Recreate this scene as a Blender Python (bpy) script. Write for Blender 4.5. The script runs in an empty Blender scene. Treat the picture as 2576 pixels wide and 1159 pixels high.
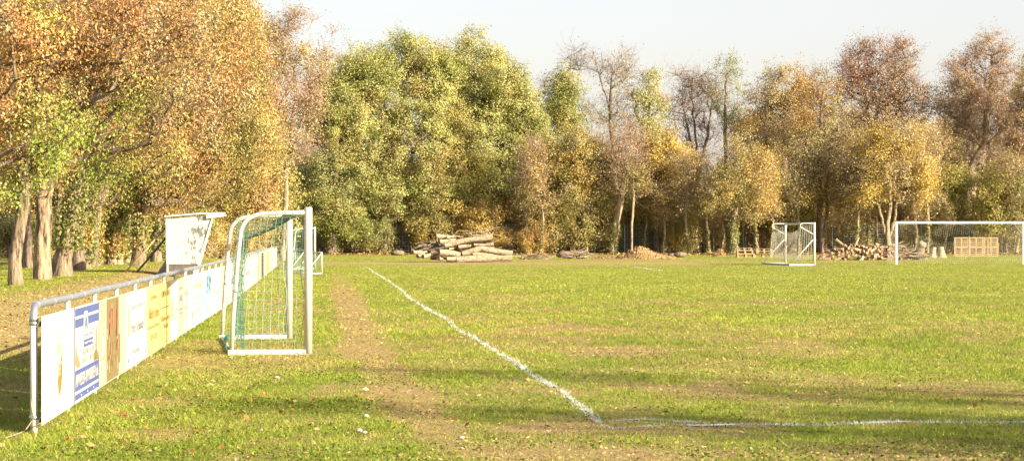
import bpy, math, random
import numpy as np
from mathutils import Vector

sc = bpy.context.scene
C = sc.collection
rng = np.random.default_rng(7)
random.seed(7)
F = 6000.0          # focal length in units of a 2576 wide frame
CAMZ = 1.65
PI = math.pi

# ------------------------------------------------------------------ layout
FENCE = [(19.8, -3.97), (54.0, -6.50), (123.0, -12.15)]   # distance, x of the railing
def fx(y):
    return np.interp(y, [p[0] for p in FENCE], [p[1] for p in FENCE])
def fx_ext(y):
    y = np.asarray(y, float)
    r = np.interp(y, [p[0] for p in FENCE], [p[1] for p in FENCE])
    r = np.where(y < 19.8, -3.97 + (19.8 - y) * 0.074, r)
    return np.where(y > 123, -12.15 - (y - 123) * 0.081, r)
def sstep(a, b, x):
    t = np.clip((x - a) / (b - a), 0, 1)
    return t * t * (3 - 2 * t)
def hash2(ix, iy, seed):
    h = (ix.astype(np.int64) * 374761393 + iy.astype(np.int64) * 668265263 + seed * 982451653) & 0xFFFFFFFF
    h = ((h ^ (h >> 13)) * 1274126177) & 0xFFFFFFFF
    return ((h ^ (h >> 16)) & 0xFFFF) / 65535.0
def noise2(x, y, seed=0):
    x = np.asarray(x, float); y = np.asarray(y, float)
    ix = np.floor(x); iy = np.floor(y)
    tx = x - ix; ty = y - iy
    tx = tx * tx * (3 - 2 * tx); ty = ty * ty * (3 - 2 * ty)
    a = hash2(ix, iy, seed); b = hash2(ix + 1, iy, seed)
    c = hash2(ix, iy + 1, seed); d = hash2(ix + 1, iy + 1, seed)
    return (a * (1 - tx) + b * tx) * (1 - ty) + (c * (1 - tx) + d * tx) * ty
def fbm(x, y, seed=0, o=4):
    s = 0; a = .5
    for k in range(o):
        s = s + a * noise2(x * 2 ** k, y * 2 ** k, seed + k * 17); a *= .5
    return s / (1 - .5 ** o)
def hz(x, y):
    """terrain height: flat pitch, a low bank behind the railing"""
    x = np.asarray(x, float); y = np.asarray(y, float)
    d = fx_ext(y) - x
    b = .36 * sstep(.6, 4.5, d) * (1 - sstep(125, 165, y))
    return b + .018 * (fbm(x * .6, y * .6, 3) - .5)
def W(u, v, D):      # a point at distance D
    return Vector(((u - 1288) / F * D, D, CAMZ - (v - 590) / F * D))
def GX(u, v):        # a point of the flat ground
    D = CAMZ * F / (v - 590)
    return ((u - 1288) / F * D, D)

# ------------------------------------------------------------------ materials
def new_mat(name):
    m = bpy.data.materials.new(name); m.use_nodes = True
    nt = m.node_tree; nt.nodes.clear()
    out = nt.nodes.new('ShaderNodeOutputMaterial')
    return m, nt, out
def N(nt, t, **kw):
    n = nt.nodes.new(t)
    for k, v in kw.items():
        if k.startswith('i_'):
            n.inputs[k[2:].replace('_', ' ')].default_value = v
        else:
            setattr(n, k, v)
    return n
def ramp(nt, fac, stops):
    r = nt.nodes.new('ShaderNodeValToRGB')
    el = r.color_ramp.elements
    while len(el) < len(stops): el.new(.5)
    for e, (p, c) in zip(el, stops):
        e.position = p; e.color = (*c, 1)
    nt.links.new(fac, r.inputs['Fac'])
    return r.outputs['Color']
def simple_mat(name, col, rough=.6, var=.12, scale=8, bump=0., bscale=60, metal=0., dirt=None, dirt_amt=.5, coords='Object'):
    m, nt, out = new_mat(name)
    b = N(nt, 'ShaderNodeBsdfPrincipled', i_Roughness=rough, i_Metallic=metal)
    tc = N(nt, 'ShaderNodeTexCoord')
    n = N(nt, 'ShaderNodeTexNoise', i_Scale=scale, i_Detail=6.0, i_Roughness=.65)
    nt.links.new(tc.outputs[coords], n.inputs['Vector'])
    lo = tuple(max(0, c * (1 - var)) for c in col); hi = tuple(min(1, c * (1 + var)) for c in col)
    c0 = ramp(nt, n.outputs['Fac'], [(.3, lo), (.7, hi)])
    if dirt:
        n2 = N(nt, 'ShaderNodeTexNoise', i_Scale=scale * 2.3, i_Detail=8.0, i_Roughness=.75)
        nt.links.new(tc.outputs[coords], n2.inputs['Vector'])
        mr = N(nt, 'ShaderNodeMapRange'); mr.inputs[1].default_value = .52; mr.inputs[2].default_value = .72
        mr.inputs[4].default_value = dirt_amt
        nt.links.new(n2.outputs['Fac'], mr.inputs[0])
        mx = N(nt, 'ShaderNodeMix', data_type='RGBA')
        nt.links.new(mr.outputs[0], mx.inputs[0]); nt.links.new(c0, mx.inputs[6]); mx.inputs[7].default_value = (*dirt, 1)
        c0 = mx.outputs[2]
    nt.links.new(c0, b.inputs['Base Color'])
    if bump:
        n3 = N(nt, 'ShaderNodeTexNoise', i_Scale=bscale, i_Detail=4.0)
        nt.links.new(tc.outputs[coords], n3.inputs['Vector'])
        bp = N(nt, 'ShaderNodeBump', i_Strength=bump, i_Distance=.02)
        nt.links.new(n3.outputs['Fac'], bp.inputs['Height']); nt.links.new(bp.outputs[0], b.inputs['Normal'])
    nt.links.new(b.outputs[0], out.inputs['Surface'])
    return m
def leaf_mat(name, trans=.35, objvar=.0, gloss=.02):
    m, nt, out = new_mat(name)
    at = N(nt, 'ShaderNodeAttribute', attribute_name='tint')
    col = at.outputs['Color']
    if objvar:
        oi = N(nt, 'ShaderNodeObjectInfo')
        hs = N(nt, 'ShaderNodeHueSaturation')
        mr = N(nt, 'ShaderNodeMapRange'); mr.inputs[3].default_value = .5 - objvar * .06; mr.inputs[4].default_value = .5 + objvar * .06
        nt.links.new(oi.outputs['Random'], mr.inputs[0]); nt.links.new(mr.outputs[0], hs.inputs['Hue'])
        nt.links.new(col, hs.inputs['Color']); col = hs.outputs['Color']
    d = N(nt, 'ShaderNodeBsdfDiffuse'); t = N(nt, 'ShaderNodeBsdfTranslucent')
    g = N(nt, 'ShaderNodeBsdfGlossy', i_Roughness=.45); g.inputs['Color'].default_value = (1, 1, 1, 1)
    m1 = N(nt, 'ShaderNodeMixShader'); m1.inputs[0].default_value = trans
    m2 = N(nt, 'ShaderNodeMixShader'); m2.inputs[0].default_value = gloss
    nt.links.new(col, d.inputs['Color']); nt.links.new(col, t.inputs['Color'])
    nt.links.new(d.outputs[0], m1.inputs[1]); nt.links.new(t.outputs[0], m1.inputs[2])
    nt.links.new(m1.outputs[0], m2.inputs[1]); nt.links.new(g.outputs[0], m2.inputs[2])
    nt.links.new(m2.outputs[0], out.inputs['Surface'])
    return m
def bark_mat(name, col, var=.45, scale=3., zs=.18, moss=None):
    m, nt, out = new_mat(name)
    b = N(nt, 'ShaderNodeBsdfPrincipled', i_Roughness=.9)
    tc = N(nt, 'ShaderNodeTexCoord')
    mp = N(nt, 'ShaderNodeMapping'); mp.inputs['Scale'].default_value = (1, 1, zs)
    nt.links.new(tc.outputs['Object'], mp.inputs['Vector'])
    n = N(nt, 'ShaderNodeTexNoise', i_Scale=scale * 4, i_Detail=8.0, i_Roughness=.7)
    nt.links.new(mp.outputs[0], n.inputs['Vector'])
    c0 = ramp(nt, n.outputs['Fac'], [(.40, tuple(c * (1 - min(.85, var * 1.25)) for c in col)), (.49, col), (.60, tuple(min(1, c * (1 + var * 1.1)) for c in col))])
    if moss:
        n2 = N(nt, 'ShaderNodeTexNoise', i_Scale=scale * .5, i_Detail=3.0)
        nt.links.new(tc.outputs['Object'], n2.inputs['Vector'])
        mr = N(nt, 'ShaderNodeMapRange'); mr.inputs[1].default_value = .45; mr.inputs[2].default_value = .7; mr.inputs[4].default_value = .6
        nt.links.new(n2.outputs['Fac'], mr.inputs[0])
        mx = N(nt, 'ShaderNodeMix', data_type='RGBA')
        nt.links.new(mr.outputs[0], mx.inputs[0]); nt.links.new(c0, mx.inputs[6]); mx.inputs[7].default_value = (*moss, 1)
        c0 = mx.outputs[2]
    nt.links.new(c0, b.inputs['Base Color'])
    bp = N(nt, 'ShaderNodeBump', i_Strength=.8, i_Distance=.04)
    nt.links.new(n.outputs['Fac'], bp.inputs['Height']); nt.links.new(bp.outputs[0], b.inputs['Normal'])
    nt.links.new(b.outputs[0], out.inputs['Surface'])
    return m

M = {}
M['leaf'] = leaf_mat('tree_leaves', .3, .05)
M['grassblade'] = leaf_mat('grass_blades', .30, 0, .012)
M['litter'] = leaf_mat('fallen_leaf_colours', .15, 0, .015)
M['bark'] = bark_mat('grey_brown_bark', (.19, .135, .09), var=.65, moss=(.15, .13, .05))
M['bark_pale'] = bark_mat('pale_bark', (.27, .20, .13), var=.5)
M['bark_dark'] = bark_mat('dark_bark', (.15, .11, .08))
M['bark_twig'] = bark_mat('twig_bark', (.25, .18, .12), scale=1.)
M['bark_limb'] = bark_mat('dark_limb_bark', (.13, .095, .06), scale=1.)
M['bark_ochre'] = bark_mat('ochre_bark', (.22, .155, .095), var=.75, scale=2.)
M['log_dark'] = bark_mat('shaded_log', (.10, .075, .05), var=.6, scale=2., zs=1)  # log colour darkened for the shade at the back and hollows of the pile
M['log'] = bark_mat('debarked_log', (.29, .225, .145), var=.38, scale=2., zs=1)
M['endgrain'] = simple_mat('sawn_end_grain', (.17, .09, .05), .8, .35, 9)  # sawn wood tone, with the shadow on the log ends put into it
M['wood_split'] = simple_mat('split_firewood', (.34, .23, .13), .8, .45, 5)
M['wood_bark'] = simple_mat('firewood_bark', (.17, .11, .07), .9, .4, 5)
M['pallet'] = simple_mat('pallet_softwood', (.34, .24, .125), .8, .25, 5, dirt=(.35, .27, .18), dirt_amt=.6)
M['white'] = simple_mat('white_painted_metal', (.54, .52, .46), .4, .05, 3, dirt=(.55, .50, .40), dirt_amt=.35)
M['whitepole'] = simple_mat('white_goalpost_paint', (.46, .435, .37), .42, .06, 4, dirt=(.42, .38, .29), dirt_amt=.35)
M['galv'] = simple_mat('galvanised_steel', (.42, .43, .44), .38, .15, 14, metal=.75)
M['galv_dark'] = simple_mat('dark_fence_wire', (.42, .47, .46), .5, .1, 6)
M['greypost'] = simple_mat('grey_fence_post', (.42, .46, .48), .5, .1, 6)
M['bluegrey'] = simple_mat('blue_grey_steel', (.30, .36, .42), .45, .1, 6)
M['net_green'] = simple_mat('green_netting', (.06, .17, .12), .7, .2, 6)
M['net_pale'] = simple_mat('pale_green_netting', (.25, .36, .27), .7, .2, 6)
M['net_white'] = simple_mat('white_netting', (.45, .43, .34), .7, .1, 6)
M['net_grey'] = simple_mat('grey_netting', (.30, .28, .22), .7, .1, 6)
M['net_red'] = simple_mat('red_netting', (.55, .10, .06), .7, .1, 6)
M['stone'] = simple_mat('pale_stone', (.34, .30, .25), .8, .2, 20, bump=.3)
M['mulch'] = simple_mat('mulch_chips', (.32, .20, .085), .95, .5, 14, bump=1., bscale=30)
M['tarp'] = simple_mat('black_tarpaulin', (.012, .012, .014), .45, .3, 6, bump=.4, bscale=5)
M['darkpanel'] = simple_mat('dark_boarding_and_shade', (.09, .08, .06), .7, .3, 6)
M['pole_wood'] = simple_mat('weathered_pole', (.38, .25, .12), .8, .3, 9)

# ------------------------------------------------------------------ mesh helpers
def npmesh(name, V, Fc, mat=None, tint=None, smooth=False, mats=None, midx=None):
    me = bpy.data.meshes.new(name)
    V = np.asarray(V, np.float32); 
    groups = Fc if isinstance(Fc, list) else [Fc]
    groups = [np.asarray(g, np.int32) for g in groups if len(g)]
    nl = sum(g.size for g in groups); npoly = sum(len(g) for g in groups)
    me.vertices.add(len(V)); me.vertices.foreach_set('co', V.ravel())
    me.loops.add(nl); me.loops.foreach_set('vertex_index', np.concatenate([g.ravel() for g in groups]))
    me.polygons.add(npoly)
    tot = np.concatenate([np.full(len(g), g.shape[1], np.int32) for g in groups])
    st = np.concatenate([[0], np.cumsum(tot)[:-1]]).astype(np.int32)
    me.polygons.foreach_set('loop_start', st)
    me.polygons.foreach_set('loop_total', tot)
    if smooth: me.polygons.foreach_set('use_smooth', np.ones(npoly, bool))
    if tint is not None:
        a = me.attributes.new('tint', 'FLOAT_COLOR', 'FACE')
        col = np.ones((npoly, 4), np.float32); col[:, :3] = tint
        a.data.foreach_set('color', col.ravel())
    for m in (mats or ([mat] if mat else [])): me.materials.append(m)
    if midx is not None: me.polygons.foreach_set('material_index', np.asarray(midx, np.int32))
    me.update(calc_edges=True)
    return me
def link(name, me, parent=None):
    o = bpy.data.objects.new(name, me); C.objects.link(o)
    if parent: o.parent = parent
    return o
def tag(o, label=None, cat=None, group=None, kind=None):
    if label: o['label'] = label
    if cat: o['category'] = cat
    if group: o['group'] = group
    if kind: o['kind'] = kind
    return o
def thing(name, label, cat, loc=(0, 0, 0), rz=0, group=None):
    o = bpy.data.objects.new(name, None); C.objects.link(o)
    o.empty_display_size = .2
    o.location = loc; o.rotation_euler = (0, 0, rz)
    return tag(o, label, cat, group)
def copy_tree(o, parent=None):
    c = o.copy(); C.objects.link(c); c.parent = parent
    for ch in list(o.children): copy_tree(ch, c)
    return c
def settree(o, label, group=None):
    o['label'] = label
    if group: o['group'] = group

class MB:
    """collects shapes into one mesh"""
    def __init__(s): s.V = []; s.F = []; s.S = []; s.n = 0
    def add(s, V, Fs, smooth=False):
        s.V += [tuple(v) for v in V]
        s.F += [tuple(i + s.n for i in f) for f in Fs]; s.S += [smooth] * len(Fs)
        s.n += len(V); return s
    def box(s, c, d, R=None):
        c = Vector(c); hx, hy, hz_ = d[0] / 2, d[1] / 2, d[2] / 2
        vs = [Vector((x * hx, y * hy, z * hz_)) for x in (-1, 1) for y in (-1, 1) for z in (-1, 1)]
        if R is not None: vs = [R @ v for v in vs]
        vs = [c + v for v in vs]
        return s.add(vs, [(0, 1, 3, 2), (4, 6, 7, 5), (0, 4, 5, 1), (2, 3, 7, 6), (0, 2, 6, 4), (1, 5, 7, 3)])
    def bar(s, a, b, w, h, up=(0, 0, 1)):
        a = Vector(a); b = Vector(b); t = (b - a).normalized(); u = Vector(up)
        sd = t.cross(u)
        if sd.length < 1e-4: sd = t.cross(Vector((0, 1, 0)))
        sd.normalize(); u = sd.cross(t)
        vs = []
        for p in (a, b):
            for (i, j) in ((-1, -1), (1, -1), (1, 1), (-1, 1)):
                vs.append(p + sd * (i * w / 2) + u * (j * h / 2))
        return s.add(vs, [(3, 2, 1, 0), (4, 5, 6, 7), (0, 1, 5, 4), (1, 2, 6, 5), (2, 3, 7, 6), (3, 0, 4, 7)])
    def tube(s, pts, r, n=8, cap=True, smooth=True):
        pts = [Vector(p) for p in pts]; k = len(pts)
        rs = r if isinstance(r, (list, tuple)) else [r] * k
        vs = []; fs = []; prev = None
        for i, p in enumerate(pts):
            t = (pts[min(i + 1, k - 1)] - pts[max(i - 1, 0)]).normalized()
            if prev is None:
                a = t.orthogonal().normalized()
            else:
                a = (prev - t * prev.dot(t)).normalized()
            prev = a; b = t.cross(a)
            for j in range(n):
                th = 2 * PI * j / n
                vs.append(p + (a * math.cos(th) + b * math.sin(th)) * rs[i])
        for i in range(k - 1):
            for j in range(n):
                j2 = (j + 1) % n
                fs.append((i * n + j, i * n + j2, (i + 1) * n + j2, (i + 1) * n + j))
        s.add(vs, fs, smooth)
        if cap:
            b0 = s.n - len(vs)
            s.F.append(tuple(b0 + j for j in reversed(range(n)))); s.S.append(False)
            b1 = s.n - n
            s.F.append(tuple(b1 + j for j in range(n))); s.S.append(False)
        return s
    def poly(s, pts, thick, nrm):
        """flat polygon extruded by thick along nrm"""
        nrm = Vector(nrm); a = [Vector(p) for p in pts]; n = len(a)
        vs = a + [p + nrm * thick for p in a]
        return s.add(vs, [tuple(reversed(range(n))), tuple(range(n, 2 * n))] + [(i, (i + 1) % n, n + (i + 1) % n, n + i) for i in range(n)])
    def build(s, name, mat, parent=None):
        me = bpy.data.meshes.new(name); me.from_pydata(s.V, [], s.F)
        me.polygons.foreach_set('use_smooth', s.S)
        me.materials.append(mat); me.update()
        return link(name, me, parent)
def arc(p0, p1, p2, n=6):
    p0, p1, p2 = Vector(p0), Vector(p1), Vector(p2)
    return [(p0 * (1 - t) ** 2 + p1 * 2 * t * (1 - t) + p2 * t * t) for t in [i / n for i in range(n + 1)]]
def net(mb, fn, ns, nt, r, jit=.0, seed=1, sides=3, skip=None):
    rg = random.Random(seed)
    P = [[Vector(fn(i / ns, j / nt)) + Vector((rg.uniform(-jit, jit), rg.uniform(-jit, jit), rg.uniform(-jit, jit))) for j in range(nt + 1)] for i in range(ns + 1)]
    for i in range(ns + 1): mb.tube(P[i], r, sides, False)
    for j in range(nt + 1): mb.tube([P[i][j] for i in range(ns + 1)], r, sides, False)
    return mb

# ------------------------------------------------------------------ ground cover masks (dryness and bare earth, in world metres)
PX = [17, 20.2, 24.1, 28, 32, 38, 47, 58.2, 75, 90, 110]
PXX = [-.45, -.70, -1.12, -1.45, -1.88, -2.40, -3.10, -4.0, -5.3, -6.5, -8.2]
PW = [.05, .24, .36, .33, .30, .40, .36, .36, .42, .3, .1]
BL = []   # blobs: x, y, rx, ry, amount
def blob(u, v, ru, rv, a):
    x, y = GX(u, v); y2 = GX(u, v - rv)[1]
    BL.append((x, y, ru / F * y, max(.3, y2 - y), a))
for t in [(1290, 790, 110, 16, .6), (1230, 748, 120, 12, .45), (1410, 835, 130, 18, .8), (1540, 885, 170, 20, .85), (1750, 905, 220, 18, .5),
          (1500, 975, 200, 22, .55), (1850, 985, 330, 26, .75), (2300, 960, 260, 24, .6), (2480, 1000, 200, 26, .7), (2050, 940, 300, 16, .45),
          (1250, 1125, 260, 26, .7), (1750, 1150, 420, 22, .8), (2350, 1150, 300, 22, .8), (1350, 1078, 160, 16, .8), (1650, 1080, 130, 7, .9),
          (950, 800, 60, 20, .3), (700, 905, 110, 18, .55), (560, 890, 100, 24, .6), (480, 1010, 60, 30, .35), (800, 1060, 120, 22, .3),
          (1700, 790, 160, 9, .3), (2200, 850, 260, 12, .3), (1900, 865, 220, 12, .35), (2500, 770, 200, 8, .25), (1000, 990, 60, 30, .4),
          (300, 1110, 120, 20, .35), (640, 1140, 100, 14, .3), (1080, 715, 90, 8, .4), (700, 760, 60, 14, .5), (690, 830, 60, 20, .6), (1490, 1065, 60, 10, .5)]:
    blob(*t)
def cover(x, y):
    """returns (dry 0..1, bare 0..1)"""
    x = np.asarray(x, float); y = np.asarray(y, float)
    n1 = fbm(x * 1.1, y * .55, 11); n2 = fbm(x * 3.5, y * 2.2, 23); n3 = fbm(x * .25, y * .12, 37)
    cx = np.interp(y, PX, PXX); w = np.interp(y, PX, PW)
    wob = (fbm(y * .35, y * 0 + 3.1, 5) - .5) * .35
    d = np.abs(x - cx - wob) / (w * (.65 + .8 * n1))
    bare = (1 - sstep(.6, 1.35, d + (n2 - .5) * 1.3)) * sstep(15, 21, y) * (1 - sstep(95, 112, y))
    dry0 = bare * .8; bare = bare * (.06 + .72 * sstep(.40, .62, n2 * .6 + n1 * .4)) * (1 - .45 * sstep(60, 90, y))
    dry = .42 * sstep(.48, .68, n1 * .45 + n3 * .55) + .30 * sstep(.52, .68, n2)
    for bx, by, rx, ry, a in BL:
        q = ((x - bx) / rx) ** 2 + ((y - by) / ry) ** 2
        m = 1.5 * a * np.exp(-q * 1.1) * sstep(.25, .65, n1) * (.6 + .8 * n2)
        dry = 1 - (1 - dry) * (1 - np.clip(m, 0, .95))
    dry = np.maximum(dry, dry0)
    # right of the pitch, far middle: lush
    dry = dry * (1 - .55 * sstep(60, 85, y) * (1 - sstep(118, 128, y)))
    # worn strip by the far goal line, in front of the log pile
    far = np.exp(-((y - 138) / 8.) ** 2) * sstep(-22, -10, x) * (1 - sstep(9, 16, x)) * (.55 + .6 * n1)
    dry = np.maximum(dry, np.clip(far * 1.2, 0, 1))
    bare = np.maximum(bare, .6 * np.clip(np.exp(-((y - 150) / 9.) ** 2) * sstep(-10, 0, x) * (1 - sstep(20, 32, x)) * (n1 + .2), 0, 1))
    # behind the railing: straw coloured mown strip, greener by the trees
    beh = fx_ext(y) - x
    strip = sstep(.9, 1.6, beh) * (1 - sstep(3.6, 5.4, beh + (n1 - .5) * 2)) * sstep(26, 34, y) * (1 - sstep(95, 115, y))
    dry = np.maximum(dry, strip * (.75 + .3 * n1))
    # woodland floor
    wood = sstep(194, 201, y + (n1 - .5) * 5)
    woodl = sstep(9, 14, beh + (n1 - .5) * 4)
    bare = np.maximum(bare, np.maximum(wood, .65 * woodl))
    return np.clip(dry, 0, 1), np.clip(bare, 0, 1)

SIDE = [GX(*p) for p in [(920, 671), (945, 687), (975, 705), (1010, 730), (1030, 750), (1080, 780), (1120, 800), (1135, 815), (1160, 835), (1195, 850), (1225, 870), (1250, 885), (1300, 915), (1340, 945), (1370, 960), (1420, 990), (1460, 1020), (1500, 1055), (1530, 1078)]]
LINES = [  # name, points, width, breakup
    ('touchline', SIDE, .105, .75),
    ('goal_line', [GX(1535, 1077), GX(1600, 1074), GX(1680, 1069), GX(1760, 1071), GX(1900, 1067), GX(2080, 1069), GX(2250, 1062), GX(2420, 1063), GX(2576, 1061), (6.5, 21.4)], .20, .62),
    ('goal_line', [GX(1545, 1058), GX(1600, 1054), GX(1680, 1056), GX(1760, 1064)], .14, .62),
    ('far_goal_line', [(-6, 129.5), (2, 130.2), (12, 131), (22, 132), (31, 133)], .14, .45),
    ('penalty_line', [GX(1588, 671), GX(1618, 674), GX(1640, 678), GX(1668, 680)], .16, .62),
    ('cross_line', [GX(1050, 719), GX(1400, 718.5), GX(1900, 718), (18, 77)], .09, .20)]
def linedist(x, y, pts):
    best = np.full(np.shape(x), 1e9)
    for (ax, ay), (bx, by) in zip(pts[:-1], pts[1:]):
        dx, dy = bx - ax, by - ay; L = dx * dx + dy * dy
        t = np.clip(((x - ax) * dx + (y - ay) * dy) / L, 0, 1)
        best = np.minimum(best, np.hypot(x - ax - t * dx, y - ay - t * dy))
    return best

# ------------------------------------------------------------------ ground sheet
def make_ground():
    ys = [-60, -30, -10, 0, 6, 10, 13]
    y = 15.0
    while y < 62: ys.append(y); y += .05 + (y - 15) * .006
    while y < 240: ys.append(y); y += .35 + (y - 62) * .01
    ys += [260, 300, 400, 700, 1500, 4000]
    ys = np.array(ys)
    us = np.concatenate([[-40, -12, -4, -2, -1.5], np.linspace(-1.25, 1.25, 420), [1.5, 2, 4, 12, 40]])
    Y, U = np.meshgrid(ys, us, indexing='ij')
    half = np.maximum(.2147 * np.abs(Y), 3.0)
    X = U * half
    far = np.abs(Y) > 1
    X = np.where(far, X, U * 3.0)
    Z = hz(X, Y)
    edge = (Y > 250) | (Y < 12) | (np.abs(U) > 2.2)
    Z = np.where(edge, hz(np.clip(X, -60, 60), np.clip(Y, 0, 260)) * 1.0, Z)
    V = np.stack([X, Y, Z], -1).reshape(-1, 3)
    ny, nx = X.shape
    I = np.arange(ny * nx).reshape(ny, nx)
    Fq = np.stack([I[:-1, :-1], I[:-1, 1:], I[1:, 1:], I[1:, :-1]], -1).reshape(-1, 4)
    me = npmesh('ground', V, Fq, smooth=True)
    dry, bare = cover(V[:, 0], V[:, 1])
    col = np.zeros((len(V), 4), np.float32); col[:, 0] = dry; col[:, 1] = bare; col[:, 3] = 1
    a = me.attributes.new('cover', 'FLOAT_COLOR', 'POINT'); a.data.foreach_set('color', col.ravel())
    m, nt, out = new_mat('turf_ground')
    b = N(nt, 'ShaderNodeBsdfPrincipled', i_Roughness=.95)
    b.inputs['Specular IOR Level'].default_value = .1
    at = N(nt, 'ShaderNodeAttribute', attribute_name='cover')
    sep = N(nt, 'ShaderNodeSeparateColor'); nt.links.new(at.outputs['Color'], sep.inputs[0])
    tc = N(nt, 'ShaderNodeTexCoord')
    n1 = N(nt, 'ShaderNodeTexNoise', i_Scale=14.0, i_Detail=8.0, i_Roughness=.75); nt.links.new(tc.outputs['Object'], n1.inputs['Vector'])
    n2 = N(nt, 'ShaderNodeTexNoise', i_Scale=2.2, i_Detail=6.0, i_Roughness=.7); nt.links.new(tc.outputs['Object'], n2.inputs['Vector'])
    green = ramp(nt, n1.outputs['Fac'], [(.3, (.075, .105, .012)), (.5, (.17, .21, .03)), (.7, (.29, .31, .07))])
    straw = ramp(nt, n1.outputs['Fac'], [(.3, (.15, .11, .045)), (.5, (.32, .235, .10)), (.7, (.46, .36, .19))])
    earth = ramp(nt, n1.outputs['Fac'], [(.3, (.18, .105, .04)), (.5, (.34, .225, .095)), (.7, (.46, .33, .16))])
    def addn(sock, k):
        ma = N(nt, 'ShaderNodeMath', operation='MULTIPLY_ADD'); nt.links.new(n2.outputs['Fac'], ma.inputs[0]); ma.inputs[1].default_value = k
        ma.inputs[2].default_value = -k * .5
        ad = N(nt, 'ShaderNodeMath', operation='ADD', use_clamp=True); nt.links.new(sock, ad.inputs[0]); nt.links.new(ma.outputs[0], ad.inputs[1])
        return ad.outputs[0]
    mx = N(nt, 'ShaderNodeMix', data_type='RGBA'); nt.links.new(addn(sep.outputs[0], .5), mx.inputs[0]); nt.links.new(green, mx.inputs[6]); nt.links.new(straw, mx.inputs[7])
    mx2 = N(nt, 'ShaderNodeMix', data_type='RGBA'); nt.links.new(addn(sep.outputs[1], .3), mx2.inputs[0]); nt.links.new(mx.outputs[2], mx2.inputs[6]); nt.links.new(earth, mx2.inputs[7])
    nt.links.new(mx2.outputs[2], b.inputs['Base Color'])
    bp = N(nt, 'ShaderNodeBump', i_Strength=1.0, i_Distance=.03); nt.links.new(n1.outputs['Fac'], bp.inputs['Height']); nt.links.new(bp.outputs[0], b.inputs['Normal'])
    nt.links.new(b.outputs[0], out.inputs['Surface'])
    me.materials.append(m)
    tag(link('ground', me), 'worn autumn turf of the football field with bare earth strips', kind='structure')
make_ground()

def make_lines():
    m, nt, out = new_mat('chalk_line')
    d = N(nt, 'ShaderNodeBsdfDiffuse'); d.inputs['Color'].default_value = (.62, .64, .60, 1)
    t = N(nt, 'ShaderNodeBsdfTransparent'); mxs = N(nt, 'ShaderNodeMixShader')
    tc = N(nt, 'ShaderNodeTexCoord'); n = N(nt, 'ShaderNodeTexNoise', i_Scale=24.0, i_Detail=5.0, i_Roughness=.8)
    n2 = N(nt, 'ShaderNodeTexNoise', i_Scale=1.3, i_Detail=3.0)
    nt.links.new(tc.outputs['Object'], n.inputs['Vector']); nt.links.new(tc.outputs['Object'], n2.inputs['Vector'])
    ad = N(nt, 'ShaderNodeMath', operation='ADD'); nt.links.new(n.outputs['Fac'], ad.inputs[0]); nt.links.new(n2.outputs['Fac'], ad.inputs[1])
    mr = N(nt, 'ShaderNodeMapRange'); mr.inputs[1].default_value = .99; mr.inputs[2].default_value = 1.14
    nt.links.new(ad.outputs[0], mr.inputs[0])
    nt.links.new(mr.outputs[0], mxs.inputs[0]); nt.links.new(t.outputs[0], mxs.inputs[1]); nt.links.new(d.outputs[0], mxs.inputs[2])
    nt.links.new(mxs.outputs[0], out.inputs['Surface'])
    labs = ['wavering white chalk touchline running away across the turf', 'patchy white chalk goal line in the foreground',
            'faded second chalk mark beside the corner', 'pale far goal line by the log pile', 'short white penalty area mark', 'faint white line across the middle of the field']
    for (nm, pts, w, br), lab in zip(LINES, labs):
        V = []; Fq = []
        dense = []
        for (a, b) in zip(pts[:-1], pts[1:]):
            k = max(2, int(math.hypot(b[0] - a[0], b[1] - a[1]) / (.3 if b[1] < 60 else 1)))
            dense += [(a[0] + (b[0] - a[0]) * i / k, a[1] + (b[1] - a[1]) * i / k) for i in range(k)]
        dense.append(pts[-1])
        for i, p in enumerate(dense):
            q = dense[min(i + 1, len(dense) - 1)]; o = dense[max(i - 1, 0)]
            t = Vector((q[0] - o[0], q[1] - o[1])).normalized(); nn = Vector((-t.y, t.x)) * (w / 2 * random.uniform(.45, .95))
            for s in (-1, 1):
                x, y = p[0] + nn.x * s, p[1] + nn.y * s
                V.append((x, y, float(hz(x, y)) + .008))
            if i: Fq.append((2 * i - 2, 2 * i - 1, 2 * i + 1, 2 * i))
        me = npmesh(nm, V, np.array(Fq), m)
        tag(link(nm, me), lab, kind='structure')
make_lines()

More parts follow.
